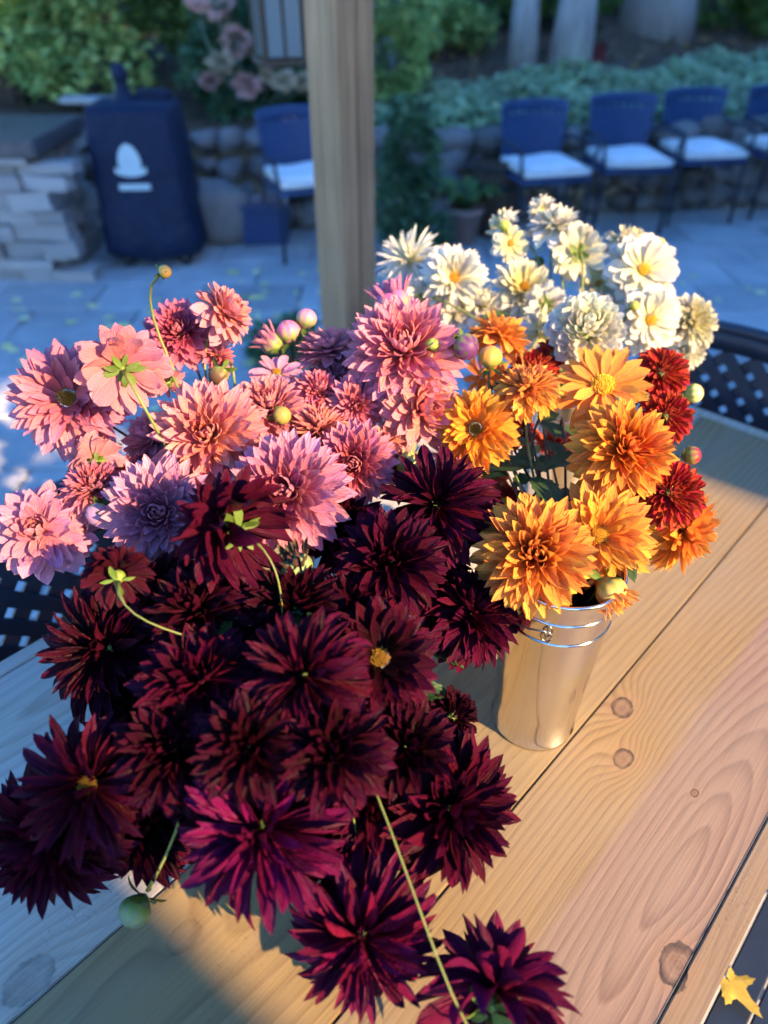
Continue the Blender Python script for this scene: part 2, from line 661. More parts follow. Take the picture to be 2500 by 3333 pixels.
# storage box
M['bluebox'] = mottled('blue_plastic', (0.010, 0.035, 0.12), (0.014, 0.045, 0.15), 6, 0.4, 0.1, 0.004, 0.5)
bx = empty('storage_box', (-0.83, 5.16, 0), R(3), 'small dark blue storage box on the paving next to the boulder', 'box')
bm = bmesh.new()
bmesh.ops.create_cube(bm, size=1)
for v in bm.verts:
    k = 0.93 if v.co.z < 0 else 1.0
    v.co = Vector((v.co.x * 0.33 * k, v.co.y * 0.28 * k, (v.co.z + 0.5) * 0.235))
bmesh.ops.bevel(bm, geom=bm.edges[:], offset=0.012, segments=2, affect='EDGES')
link('body', bm_mesh(bm, 'body'), M['bluebox'], bx)
link('lid', box_mesh('lid', 0.355, 0.305, 0.035, 0.008, 2, (0, 0, 0.254)), M['bluebox'], bx)

# =================================================================== POST, LANTERN
def plain_wood(name, c1, c2, axis=(14, 14, 0.7), rough=0.75):
    n = N(name)
    v = n.mapping(n.coords('Object'), axis)
    f = n.noise(v, 3.0, 6, 0.6)
    g = n.noise(n.coords('Object'), 2.5, 3, 0.5)
    col = n.ramp(f, [(0.28, c1), (0.72, c2)])
    hsv = n.new('ShaderNodeHueSaturation')
    n.put(hsv.inputs['Color'], col)
    n.put(hsv.inputs['Value'], n.maprange(g, 0.3, 0.7, 0.8, 1.15))
    n.set(color=hsv.outputs[0], rough=rough, spec=0.25)
    n.bump(f, 0.35, 0.004)
    return n.m


M['cedar'] = plain_wood('weathered_post', (0.22, 0.135, 0.075), (0.44, 0.29, 0.165), (22, 22, 0.8))
post = empty('pergola_post', (-0.125, 2.43, 0), R(45 - 2), 'weathered brown square timber post standing behind the pink dahlias', 'post')
link('beam', box_mesh('beam', 0.072, 0.142, 3.0, 0.004, 2, (-0.0375, 0, 1.5)), M['cedar'], post)
link('beam', box_mesh('beam', 0.068, 0.142, 3.0, 0.004, 2, (0.036, 0.003, 1.5)), M['cedar'], post)
link('base_block', box_mesh('base_block', 0.19, 0.19, 0.09, 0.006, 1, (0, 0, 0.045)), M['stone'], post)

M['glass'] = N('lantern_glass').set(color=(0.15, 0.22, 0.25), rough=0.25, spec=0.5).m
M['oldwood'] = plain_wood('lantern_wood', (0.05, 0.035, 0.025), (0.11, 0.08, 0.06))
lp = at_y(905, 60, 3.6)
lan = empty('lantern', (lp.x, lp.y, lp.z - 0.16), R(20), 'dark wooden lantern with pale glass panes hanging beside the timber post', 'lantern')
for sx in (-1, 1):
    for sy in (-1, 1):
        link('corner_post', box_mesh('cp', 0.022, 0.022, 0.42, 0.002, 1, (sx * 0.085, sy * 0.085, 0.23)), M['oldwood'], lan)
link('base', box_mesh('base', 0.21, 0.21, 0.022, 0.003, 1, (0, 0, 0.011)), M['oldwood'], lan)
link('roof', lathe('roof', [(0.0, 0.56), (0.03, 0.55), (0.15, 0.445), (0.15, 0.435), (0.0, 0.435)], 4, False), M['oldwood'], lan)
for k in range(4):
    a = k * math.pi / 2
    o = link('pane', box_mesh('pane', 0.145, 0.004, 0.40, 0, 1, (0, -0.085, 0.23)), M['glass'], lan)
    o.rotation_euler = (0, 0, a)
    link('muntin', box_mesh('muntin', 0.012, 0.010, 0.40, 0.001, 1, (0, -0.088, 0.23)), M['oldwood'], o)
tube('hanger', [(0, 0, 0.55), (0, 0, 1.6)], 0.004, M['black'], lan, 6)
# pergola beam over the lantern, carried by the post
pb = empty('pergola_beam', (-0.125, 2.43, 3.0), R(43), 'timber beam resting on top of the weathered post above the lantern', 'beam')
link('timber', box_mesh('timber', 0.14, 4.2, 0.19, 0.006, 1, (0, 0.4, 0.097)), M['cedar'], pb)

# =================================================================== GARDEN CHAIRS
M['chair'] = mottled('dark_chair', (0.010, 0.016, 0.030), (0.016, 0.026, 0.050), 8, 0.42, 0.15, 0.002, 0.5)
M['chair_blue'] = mottled('blue_chair', (0.013, 0.045, 0.135), (0.020, 0.062, 0.175), 8, 0.45, 0.15, 0.002, 0.5)
M['cushion'] = mottled('pale_cushion', (0.74, 0.75, 0.76), (0.82, 0.83, 0.83), 9, 0.85, 0.25, 0.004)
SEATW, SEATD = 0.50, 0.46


def arc_back(x, z):
    return 0.20 + 0.10 * (z - 0.44) + 0.05 * (1 - (x / 0.25) ** 2)


def make_chair(loc, rz, label, group, mat, pitch=0.075, wdt=0.030, HB_=0.88):
    """faces local -Y; a strip lattice back in a rounded frame, slatted seat, arms"""
    t = empty('garden_chair', loc, rz, label, 'chair', group)
    lm = M['chair']
    for sx in (-1, 1):
        tube('leg', [(sx * 0.25, -0.22, 0), (sx * 0.245, -0.21, 0.42), (sx * 0.262, -0.21, 0.60)], 0.013, lm, t)
        tube('leg', [(sx * 0.25, 0.30, 0), (sx * 0.24, 0.22, 0.42)], 0.013, lm, t)
        tube('armrest', bez(Vector((sx * 0.262, -0.22, 0.60)), Vector((sx * 0.29, -0.28, 0.64)), Vector((sx * 0.29, 0.1, 0.63)), Vector((sx * 0.24, 0.225, 0.61)), 10), [0.013] * 11, lm, t)
    # seat frame
    ring = [(-0.24, -0.23, 0.43), (0.24, -0.23, 0.43), (0.24, 0.22, 0.42), (-0.24, 0.22, 0.42), (-0.24, -0.23, 0.43), (0.24, -0.23, 0.43)]
    sf = tube('seat_frame', ring, 0.015, mat, t)
    for k in range(9):
        y = -0.19 + k * 0.047
        o = link('seat_slat', box_mesh('seat_slat', 0.47, 0.0445, 0.008, 0.002, 1), mat, sf)
        o.location = (0, y, 0.434)
    # back frame
    Z0, Z1 = 0.47, HB_
    pts = []
    for k in range(9):
        zz = Z0 + (Z1 - Z0) * k / 8
        pts.append((-0.205 - 0.035 * (zz - Z0) / 0.4, arc_back(-0.22, zz), zz))
    for k in range(1, 10):
        x = -0.24 + 0.48 * k / 10
        pts.append((x, arc_back(x, Z1), Z1 + 0.012 * (1 - (x / 0.24) ** 2)))
    for k in range(9):
        zz = Z1 - (Z1 - Z0) * k / 8
        pts.append((0.205 + 0.035 * (zz - Z0) / 0.4, arc_back(0.22, zz), zz))
    for k in range(1, 10):
        x = 0.205 - 0.41 * k / 9
        pts.append((x, arc_back(x, Z0), Z0))
    pts.append(pts[1])
    bf = tube('back_frame', pts, 0.014, mat, t)
    # broad top band of the back
    V, Fc = [], []
    for k in range(13):
        x = -0.236 + 0.472 * k / 12
        for zz in (Z1 - 0.055, Z1):
            V.append((x, arc_back(x, zz) - 0.004, zz + 0.010 * (1 - (x / 0.24) ** 2)))
            V.append((x, arc_back(x, zz) + 0.004, zz + 0.010 * (1 - (x / 0.24) ** 2)))
        if k:
            q = 4 * k
            Fc += [(q - 4, q, q + 2, q - 2), (q - 3, q - 1, q + 3, q + 1), (q - 4, q - 3, q + 1, q), (q - 2, q + 2, q + 3, q - 1)]
    link('top_band', pydata('top_band', V, Fc), mat, t)
    # diagonal strips
    zb, zt = Z0 + 0.003, Z1 - 0.05
    for sgn in (-1, 1):
        c0 = -0.62
        while c0 < 0.62:
            line = []
            for k in range(15):
                zz = zb + (zt - zb) * k / 14
                x = c0 + sgn * (zz - 0.66)
                if abs(x) < 0.207 + 0.035 * (zz - Z0) / 0.4:
                    line.append((x, zz))
            if len(line) >= 2:
                V, Fc = [], []
                for q, (x, zz) in enumerate(line):
                    y = arc_back(x, zz) + sgn * 0.003
                    hx = wdt / 2 * 0.7071
                    for (ax, az) in ((-hx, sgn * hx), (hx, -sgn * hx)):
                        V.append((x + ax, y - 0.003, zz + az))
                        V.append((x + ax, y + 0.003, zz + az))
                    if q:
                        e = 4 * q
                        Fc += [(e - 4, e, e + 2, e - 2), (e - 3, e - 1, e + 3, e + 1), (e - 4, e - 3, e + 1, e), (e - 2, e + 2, e + 3, e - 1)]
                link('back_slat', pydata('back_slat', V, Fc, False), mat, bf)
            c0 += pitch
    return t


def make_cushion(loc, rz, label, group):
    bm = bmesh.new()
    bmesh.ops.create_cube(bm, size=1)
    bmesh.ops.subdivide_edges(bm, edges=bm.edges[:], cuts=7, use_grid_fill=True)
    for v in bm.verts:
        x, y, z = v.co
        e = max(abs(x), abs(y)) * 2
        puff = 1 - 0.45 * max(0, e - 0.55) ** 1.5 / 0.45 ** 1.5
        v.co = Vector((x * 0.47 * (1 - 0.03 * abs(z)), y * 0.45, z * 0.085 * puff + 0.006 * math.sin(9 * x) * (z > 0)))
    bmesh.ops.bevel(bm, geom=[e for e in bm.edges if e.calc_face_angle(0) > 0.8], offset=0.008, segments=2, affect='EDGES')
    o = link('seat_cushion', bm_mesh(bm, 'seat_cushion', True), M['cushion'])
    o.location = (loc[0], loc[1], loc[2])
    o.rotation_euler = (0, 0, rz)
    return tag(o, label, 'cushion', group)


G_CH = 'garden chairs along the stone wall'
bgchairs = [((-0.50, 4.95), R(22), 'dark blue lattice back garden chair half hidden behind the timber post'),
            ((1.08, 5.20), R(14), 'blue lattice back garden chair beside the potted fern and barrel'),
            ((1.72, 5.47), R(6), 'second blue lattice back garden chair from the potted fern'),
            ((2.33, 5.73), R(8), 'third blue lattice back garden chair from the potted fern'),
            ((3.02, 5.90), R(8), 'fourth blue lattice back garden chair from the potted fern')]
cl = ['pale square seat cushion on the chair behind the timber post', 'pale square seat cushion on the chair beside the potted fern',
      'pale seat cushion on the second chair from the potted fern', 'pale seat cushion on the third chair from the potted fern',
      'pale seat cushion on the fourth chair from the potted fern']
for (p, a, lab), clab in zip(bgchairs, cl):
    make_chair((p[0], p[1], 0), a, lab, G_CH, M['chair_blue'], 0.058, 0.036, 0.81)
    make_cushion((p[0] + 0.02 * math.sin(a), p[1] - 0.02, 0.482), a, clab, 'cushions on the garden chairs')

# chairs at the table (a chair faces local -Y)
def face_to(v):
    return math.atan2(v.x, -v.y)


p = tab(1.68, -0.42, 0) + TU * -0.22
make_chair((p.x, p.y, 0), face_to(-TU), 'black lattice back chair drawn up to the far end of the wooden table', 'chairs at the table', M['chair'], 0.066, 0.030)
p = tab(0.30, -0.985, 0) + TV * 0.22
make_chair((p.x, p.y, 0), face_to(TV), 'black lattice back chair tucked against the table edge by the lilac dahlia', 'chairs at the table', M['chair'], 0.066, 0.030)
p = tab(0.66, 0.31, 0)
make_chair((p.x, p.y, 0), face_to(-TV), 'black slatted chair beside the table edge with a yellow maple leaf on its seat', 'chairs at the table', M['chair'], 0.066, 0.030, 0.62)
M['maple'] = mottled('maple_yellow', (0.34, 0.24, 0.04), (0.50, 0.37, 0.07), 3, 0.7, 0.04, 0.01)
ml = link('maple_leaf', leaf_shape('maple_leaf', True, 4), M['maple'])
q = at_z(2385, 3190, 0.462)
ml.location = (q.x, q.y, 0.452)
ml.scale = (0.043, 0.05, 0.045)
ml.rotation_euler = (0.06, -0.08, R(-150))
tag(ml, 'large yellow maple leaf lying on the black chair seat', 'leaf')

# =================================================================== TABLE
def wood(name, v0, u0, b, freq, light, dark, grey, greyamt, knots=(), split=None, warp=0.02, seed=0.0, kc=1.0):
    """growth rings in table coordinates (x = across, y = along the plank), bent round the knots"""
    n = N(name)
    co = n.mapping(n.coords('Object'), (1, 1, 1), (0, 0, 0))
    x, y, z = n.sep(co)
    lw = n.noise(n.mapping(co, (5, 1.3, 5), (seed, seed, 0)), 1.0, 3, 0.5)
    fw = n.noise(n.mapping(co, (60, 9, 30), (seed, 0, 0)), 1.0, 3, 0.6)
    dx = n.math('SUBTRACT', x, v0)
    dy = n.math('MULTIPLY', n.math('SUBTRACT', y, u0), b)
    g = n.math('SQRT', n.math('ADD', n.math('ADD', n.math('MULTIPLY', dx, dx), n.math('MULTIPLY', dy, dy)), 0.00006))
    g = n.math('ADD', g, n.math('MULTIPLY', n.math('SUBTRACT', lw, 0.5), warp * 2))
    g = n.math('ADD', g, n.math('MULTIPLY', n.math('SUBTRACT', fw, 0.5), 0.0026))
    kmask = None
    for (kx, ky, kr, st) in knots:
        ex = n.math('DIVIDE', n.math('SUBTRACT', x, kx), kr)
        ey = n.math('DIVIDE', n.math('SUBTRACT', y, ky), kr * 1.35)
        d2 = n.math('ADD', n.math('MULTIPLY', ex, ex), n.math('MULTIPLY', ey, ey))
        g = n.math('ADD', g, n.math('MULTIPLY', n.math('EXPONENT', n.math('MULTIPLY', d2, -0.22)), st))
        dd = n.math('ADD', n.math('SQRT', d2), n.math('MULTIPLY', n.math('SUBTRACT', n.noise(co, 90, 2), 0.5), 0.5))
        kmask = dd if kmask is None else n.math('MINIMUM', kmask, dd)
    r = n.math('FRACT', n.math('MULTIPLY', g, freq))
    ring = n.ramp(r, [(0.0, 0.55), (0.07, 0.0), (0.5, 0.22), (0.80, 0.75), (0.93, 1.0), (1.0, 0.55)])
    ring = n.math('MULTIPLY', ring, n.maprange(n.noise(n.mapping(co, (3, 1, 3), (seed, 2, 0)), 2, 2), 0.3, 0.7, 0.35, 1.0))
    fibre = n.noise(n.mapping(co, (420, 6, 40)), 1.0, 3, 0.6)
    col = n.mix(ring, light, dark)
    if split:
        sv, c2, amt = split
        e = n.math('ADD', x, n.math('MULTIPLY', n.math('SUBTRACT', n.noise(n.mapping(co, (8, 1.2, 1)), 2, 3), 0.5), 0.03))
        col = n.mix(n.math('MULTIPLY', n.maprange(e, sv - 0.006, sv + 0.006), amt), col, c2, 'MULTIPLY')
    gm = n.noise(n.mapping(co, (3.0, 0.9, 1), (seed * 3, 1, 0)), 2.0, 4, 0.6)
    col = n.mix(n.math('MULTIPLY', n.maprange(gm, 0.42, 0.7), greyamt), col, grey)
    hsv = n.new('ShaderNodeHueSaturation')
    n.put(hsv.inputs['Color'], col)
    n.put(hsv.inputs['Value'], n.maprange(fibre, 0.25, 0.75, 0.82, 1.14))
    col = hsv.outputs[0]
    # short drying cracks along the grain
    ck = n.noise(n.mapping(co, (130, 3.2, 1), (seed, seed, 0)), 1.0, 2, 0.4)
    ckm = n.noise(n.mapping(co, (9, 3, 1), (seed, 3, 0)), 1.0, 2)
    col = n.mix(n.math('MULTIPLY', n.maprange(ck, 0.70, 0.74), n.maprange(ckm, 0.55, 0.65, 0, 0.7)), col, (0.05, 0.035, 0.025))
    # grime and mildew specks
    sp = n.noise(co, 220, 4, 0.8)
    spm = n.noise(n.mapping(co, (1, 0.6, 1), (seed, 7, 0)), 6.5, 2)
    col = n.mix(n.math('MULTIPLY', n.maprange(sp, 0.55, 0.70), n.maprange(spm, 0.60, 0.74, 0, 0.75)), col, (0.045, 0.04, 0.036))
    if kmask is not None:
        kin = n.ramp(kmask, [(0.0, (0.15, 0.09, 0.06)), (0.5, (0.19, 0.115, 0.07)), (0.70, (0.11, 0.065, 0.042)), (0.85, (0.022, 0.016, 0.012)), (0.96, (0.05, 0.033, 0.023)), (1.0, (0.2, 0.13, 0.08))])
        krings = n.math('MULTIPLY', n.math('SINE', n.math('MULTIPLY', kmask, 26.0)), 0.12)
        hk = n.new('ShaderNodeHueSaturation')
        n.put(hk.inputs['Color'], kin)
        n.put(hk.inputs['Value'], n.math('ADD', krings, 1.0))
        col = n.mix(n.math('MULTIPLY', n.maprange(kmask, 1.03, 0.92), n.math('MULTIPLY', n.maprange(n.noise(co, 55, 3), 0.3, 0.6, 0.45, 1.0), kc)), col, hk.outputs[0])
        halo = n.math('MULTIPLY', n.maprange(kmask, 1.9, 1.0), 0.35 * kc)
        halo = n.math('MULTIPLY', halo, n.maprange(kmask, 0.98, 1.02))
        col = n.mix(halo, col, (0.30, 0.17, 0.09))
    n.set(color=col, rough=n.maprange(fibre, 0.2, 0.8, 0.50, 0.66), spec=0.35)
    hgt = n.math('ADD', n.math('MULTIPLY', ring, 0.5), fibre)
    n.bump(hgt, 0.22, 0.0012)
    return n.m


k1 = tab_px(2025, 2302); k2 = tab_px(2030, 2468); k3 = tab_px(2190, 3125)
k4 = tab_px(92, 3190); k5 = tab_px(598, 3050); k6 = tab_px(2262, 2580)
seams = [-0.883, -0.662, -0.441, -0.203, 0.037]
LT, DK = (0.44, 0.37, 0.29), (0.33, 0.26, 0.19)  # weathered grey of planks a and b, lightened to mimic skylit shade
planks = [
    wood('pine_plank_a', -0.79, 0.4, 0.10, 60, LT, DK, (0.46, 0.44, 0.41), 0.7, (), None, 0.02, 1.0),
    wood('pine_plank_b', -0.60, -0.05, 0.10, 62, (0.43, 0.36, 0.27), DK, (0.44, 0.42, 0.39), 0.8, ((k4[0], k4[1], 0.022, 0.03),), None, 0.02, 2.0, 0.5),
    wood('pine_plank_c', -0.36, 2.6, 0.05, 95, (0.27, 0.182, 0.076), (0.165, 0.10, 0.040), (0.22, 0.185, 0.138), 0.5, ((k5[0], k5[1], 0.016, 0.012),), None, 0.010, 3.0, 0.25),
    wood('pine_plank_d', k3[0] - 0.035, k3[1] + 0.075, 0.16, 105, (0.262, 0.176, 0.079), (0.158, 0.097, 0.044), (0.235, 0.192, 0.14), 0.5,
         ((k1[0], k1[1], 0.0155, 0.034), (k2[0], k2[1], 0.0135, 0.030), (k3[0] + 0.006, k3[1], 0.019, 0.014), (k6[0], k6[1], 0.005, 0.004)),
         (-0.092, (0.92, 0.90, 1.45), 0.9), 0.009, 4.0, 0.9),
]
edge_mat = wood('pine_edge', 0.30, 0.9, 0.12, 85, (0.235, 0.158, 0.082), (0.165, 0.10, 0.055), (0.215, 0.185, 0.155), 0.4, ((k3[0] + 0.001, k3[1] - 0.012, 0.020, 0.008),), None, 0.012, 5.0)
U0, U1 = -0.62, 1.592
table = empty('wooden_table', (0, 0, 0), -TA, 'long pine plank patio table holding the buckets of dahlias', 'table')
# table local axes: x = v (across), y = u (along)


def plank(name, v0, v1, u0, u1, zt, th, mat, bev=0.0016):
    bm = bmesh.new()
    bmesh.ops.create_cube(bm, size=1)
    for v in bm.verts:
        v.co = Vector(((v0 + v1) / 2 + v.co.x * (v1 - v0), (u0 + u1) / 2 + v.co.y * (u1 - u0), zt - th / 2 + v.co.z * th))
    bmesh.ops.bevel(bm, geom=bm.edges[:], offset=bev, segments=2, affect='EDGES')
    return link(name, bm_mesh(bm, name), mat, table)


for i in range(4):
    plank('plank', seams[i] + 0.0010, seams[i + 1] - 0.0010, U0 + 0.033, U1 - 0.033, TZ - 0.0008 * (i % 2), 0.038, planks[i])
plank('edge_board', 0.037 + 0.0008, 0.069, U0 + 0.033, U1 - 0.033, TZ + 0.0003, 0.040, edge_mat)
plank('edge_board', -0.912, -0.883 - 0.0012, U0 + 0.033, U1 - 0.033, TZ + 0.0005, 0.040, planks[0])
plank('end_board', -0.912, 0.069, U1 - 0.031, U1, TZ + 0.0003, 0.040, planks[1])
plank('end_board', -0.912, 0.069, U0, U0 + 0.031, TZ + 0.0003, 0.040, planks[1])
for (v0, v1) in ((-0.83, -0.795), (-0.048, -0.013)):
    plank('apron', v0, v1, U0 + 0.2, U1 - 0.2, TZ - 0.042, 0.09, planks[0])
for uu in (U0 + 0.22, U1 - 0.31):
    plank('cross_rail', -0.79, -0.053, uu, uu + 0.036, TZ - 0.042, 0.09, planks[0])
    for vv in (-0.79, -0.133):
        plank('leg', vv, vv + 0.08, uu + 0.04, uu + 0.12, TZ - 0.043, TZ - 0.043, planks[0])

# =================================================================== BUCKETS
n = N('galvanised_tin')
v_ = n.coords('Object')
f_ = n.noise(n.mapping(v_, (6, 6, 1.2)), 6, 3)
n.set(color=n.ramp(f_, [(0.3, (0.66, 0.64, 0.60)), (0.7, (0.76, 0.74, 0.70))]), metal=1.0, rough=n.maprange(f_, 0.3, 0.7, 0.12, 0.19))
n.bump(n.noise(n.mapping(v_, (8, 8, 2.5)), 5, 2), 0.06, 0.01)
M['tin'] = n.m
M['tin_in'] = mottled('tin_inside', (0.10, 0.10, 0.11), (0.16, 0.16, 0.17), 20, 0.5, 0.0, metal=0.8)
M['wire'] = N('steel_wire').set(color=(0.30, 0.28, 0.26), metal=1.0, rough=0.35).m
M['water'] = N('bucket_water').set(color=(0.012, 0.018, 0.014), rough=0.08, spec=0.5).m
HB, RB, RT = 0.288, 0.0555, 0.0685


def rad(z):
    return RB + (RT - RB) * z / HB


def make_bucket(x, y, rz, label):
    t = empty('tin_bucket', (x, y, TZ + 0.0008), rz, label, 'bucket', 'galvanised tin flower buckets')
    pr = [(0.0, 0.005), (RB - 0.004, 0.005), (RB - 0.002, 0.0), (RB + 0.0022, 0.0), (RB + 0.0026, 0.004), (RB, 0.007)]
    def bead(zc):
        out = [(rad(zc - 0.0035), zc - 0.0035), (rad(zc - 0.0018), zc - 0.0018)]
        for k in range(7):
            a = -math.pi / 2 + math.pi * k / 6
            out.append((rad(zc) + 0.0015 * math.cos(a), zc + 0.0015 * math.sin(a)))
        return out + [(rad(zc + 0.0018), zc + 0.0018), (rad(zc + 0.0035), zc + 0.0035)]
    pr += [(rad(z), z) for z in (0.06, 0.12, 0.18)]
    pr += bead(0.222) + [(rad(0.24), 0.24)] + bead(0.256) + [(rad(0.27), 0.27), (rad(HB - 0.005), HB - 0.005), (RT, HB - 0.003)]
    for k in range(9):
        a = -math.pi * 0.5 + math.pi * 1.5 * k / 8
        pr.append((RT + 0.0022 * math.cos(a) + 0.001, HB + 0.0022 * math.sin(a)))
    body = link('body', lathe('body', pr, 72), M['tin'], t)
    link('inner_wall', lathe('inner_wall', [(RT - 0.0016, HB - 0.001), (rad(0.16) - 0.0016, 0.16), (rad(0.008) - 0.0016, 0.008), (0, 0.0075)], 48), M['tin_in'], t)
    link('water', lathe('water', [(0.0, 0.17), (rad(0.17) - 0.002, 0.17)], 32), M['water'], t)
    for sx in (-1, 1):
        lug = []
        for k in range(13):
            a = 2 * math.pi * k / 12
            lug.append((sx * (rad(0.24) + 0.004), 0.006 * math.cos(a), 0.239 + 0.0085 * math.sin(a)))
        tube('handle_lug', lug, 0.0012, M['wire'], body, 6)
    hp = [(rad(0.24) + 0.006, 0, 0.238)]
    for k in range(25):
        a = math.pi * k / 24
        rr_ = rad(0.24) + 0.007
        hp.append((rr_ * math.cos(a), -rr_ * math.sin(a) * 0.985 - 0.002, 0.246 - 0.022 * math.sin(a) + 0.004))
    hp.append((-rad(0.24) - 0.006, 0, 0.238))
    tube('handle', hp, 0.0012, M['wire'], t, 8)
    return t


BK = {'orange': (0.211, 0.609), 'pink': (-0.175, 0.715), 'dark': (-0.085, 0.44), 'white': (0.315, 1.045)}
make_bucket(*BK['orange'], R(248), 'shiny tin bucket holding the orange and red dahlias')
make_bucket(*BK['pink'], R(20), 'tin bucket hidden beneath the pink dahlias')
make_bucket(*BK['dark'], R(100), 'tin bucket hidden beneath the burgundy dahlias')
make_bucket(*BK['white'], R(60), 'tin bucket holding the white dahlias behind the orange ones')

# =================================================================== DAHLIAS
def petal_mesh(name, width, cup0, cup1, bend, tipb, pq, wave, twist, seed, wbase=0.35, wpos=0.6, rows=7, cols=4, serr=0.0, wedge=0.0):
    rr = random.Random(seed)
    ph, ph2 = rr.uniform(0, 6.28), rr.uniform(0, 6.28)
    V, Fc = [], []
    yy = zz = 0.0
    last = 0.0
    for r in range(rows + 1):
        t = r / rows
        t = 1 - (1 - t) ** 1.15
        dt = t - last
        last = t
        phi = bend * t + tipb * max(0.0, t - 0.6) / 0.4
        yy += math.cos(phi) * dt
        zz += math.sin(phi) * dt
        if t < wpos:
            wv = wbase + (1 - wbase) * math.sin(math.pi / 2 * t / wpos)
        else:
            s = (t - wpos) / (1 - wpos)
            wv = max(0.03, (1 - s ** pq[0]) ** pq[1])
        if serr and 0 < r < rows:
            wv *= 1 + serr * (1 if r % 2 else -1)
        hw = width / 2 * wv
        A = max(0.02, cup0 + (cup1 - cup0) * t)
        tw = twist * t
        for c in range(cols + 1):
            s = -1 + 2 * c / cols
            x = hw / A * math.sin(s * A)
            z = hw / A * (1 - math.cos(s * A))
            z += wave * hw * abs(s) * math.sin(7.5 * t + ph + (2.2 if s > 0 else 0)) + 0.25 * wave * hw * math.sin(11 * t + ph2)
            z += wedge * hw * abs(s)
            x, z = x * math.cos(tw) - z * math.sin(tw), x * math.sin(tw) + z * math.cos(tw)
            V.append((x, yy - math.sin(phi) * z, zz + math.cos(phi) * z))
    for r in range(rows):
        for c in range(cols):
            a = r * (cols + 1) + c
            Fc.append((a, a + 1, a + cols + 2, a + cols + 1))
    return pydata(name, V, Fc)


PT, RD = (1.7, 0.95), (2.6, 0.60)
# n petals, angle from the axis (centre, rim), its power, length (centre, rim), width, cup, bend, tip bend, tip form, foot radius, jitter, wave
STY = {
    'formal': dict(g=1.25, n=195, th=(5, 116), tp=0.60, L=(0.32, 1.0), lp=0.50, W=(0.38, 0.34), cup=(1.35, 0.75), bend=(0.60, -0.30), tb=(0.25, 0.35), pq=PT, r0=0.13, j=0.05, wave=0.06),
    'ball':   dict(g=1.28, n=120, th=(8, 116), tp=0.55, L=(0.40, 0.70), lp=0.5, W=(0.70, 0.74), cup=(1.3, 0.80), bend=(0.75, 0.35), tb=(0.3, 0.1), pq=(2.2, 0.70), r0=0.34, j=0.035, wave=0.03),
    'pompon': dict(g=1.22, n=170, th=(5, 122), tp=0.60, L=(0.36, 0.82), lp=0.6, W=(0.40, 0.42), cup=(1.9, 1.35), bend=(0.5, -0.1), tb=(0.1, -0.3), pq=RD, r0=0.22, j=0.06, wave=0.03),
    'semi':   dict(g=1.2, n=165, th=(8, 122), tp=0.58, L=(0.40, 1.0), lp=0.42, W=(0.36, 0.36), cup=(1.4, 0.85), bend=(0.5, -0.40), tb=(0.1, -0.15), pq=PT, r0=0.11, j=0.13, wave=0.09),
    'cactus': dict(g=1.15, n=88, th=(8, 108), tp=0.62, L=(0.45, 1.0), lp=0.45, W=(0.17, 0.17), cup=(1.8, 1.3), bend=(0.4, -0.25), tb=(0.0, -0.3), pq=PT, r0=0.10, j=0.10, wave=0.04),
    'open':   dict(g=1.1, n=54, th=(60, 106), tp=0.8, L=(0.66, 1.0), lp=0.5, W=(0.36, 0.35), cup=(0.75, 0.42), bend=(0.10, -0.20), tb=(0.0, 0.15), pq=PT, r0=0.19, j=0.10, wave=0.08),
    'opendouble': dict(g=1.14, n=135, th=(34, 116), tp=0.68, L=(0.46, 1.0), lp=0.5, W=(0.36, 0.35), cup=(1.0, 0.6), bend=(0.35, -0.30), tb=(0.1, 0.1), pq=PT, r0=0.15, j=0.09, wave=0.09),
    'openround': dict(g=1.12, n=40, th=(54, 108), tp=0.9, L=(0.60, 1.0), lp=0.5, W=(0.50, 0.52), cup=(0.70, 0.35), bend=(0.15, -0.15), tb=(0.0, -0.2), pq=RD, r0=0.18, j=0.10, wave=0.10),
    'loose':  dict(g=1.1, n=105, th=(12, 118), tp=0.62, L=(0.45, 1.0), lp=0.5, W=(0.42, 0.40), cup=(0.9, 0.35), bend=(0.50, -0.35), tb=(0.3, -0.35), pq=(2.0, 0.75), r0=0.12, j=0.14, wave=0.24),
    'dark':   dict(g=1.25, n=155, th=(10, 126), tp=0.58, L=(0.45, 1.0), lp=0.38, W=(0.36, 0.36), cup=(1.5, 0.9), bend=(0.45, -0.50), tb=(0.0, -0.25), pq=PT, r0=0.12, j=0.15, wave=0.12),
    'shaggy': dict(g=1.24, n=135, th=(10, 128), tp=0.58, L=(0.48, 1.0), lp=0.36, W=(0.25, 0.29), cup=(2.1, 1.1), bend=(0.25, -0.75), tb=(-0.3, -0.35), pq=(1.9, 0.85), r0=0.12, j=0.20, wave=0.16),
    'tired':  dict(g=1.2, n=40, th=(60, 150), tp=0.9, L=(0.55, 1.0), lp=0.5, W=(0.34, 0.32), cup=(0.7, 0.5), bend=(0.10, -0.75), tb=(0.1, -0.3), pq=PT, r0=0.13, j=0.22, wave=0.16),
}
NB, NV = 6, 3
_pm = {}


def lerp(a, b, t):
    return a + (b - a) * t


def get_petal(sty, b, v, mat):
    key = (sty, b, v, mat)
    if key not in _pm:
        s = STY[sty]
        u = (b + 0.5) / NB
        rr = random.Random(hash((sty, b, v)) & 0xffff)
        me = petal_mesh('petal', lerp(*s['W'], u) * rr.uniform(0.9, 1.1), lerp(*s['cup'], u) * 1.15, lerp(*s['cup'], u) * rr.uniform(0.6, 1.0), lerp(*s['bend'], u) + rr.uniform(-0.12, 0.12),
                        lerp(*s['tb'], u) + rr.uniform(-0.25, 0.25), s['pq'], s['wave'], rr.uniform(-0.25, 0.25), 17 * b + v)
        me.materials.append(M[mat])
        _pm[key] = me
    return _pm[key]


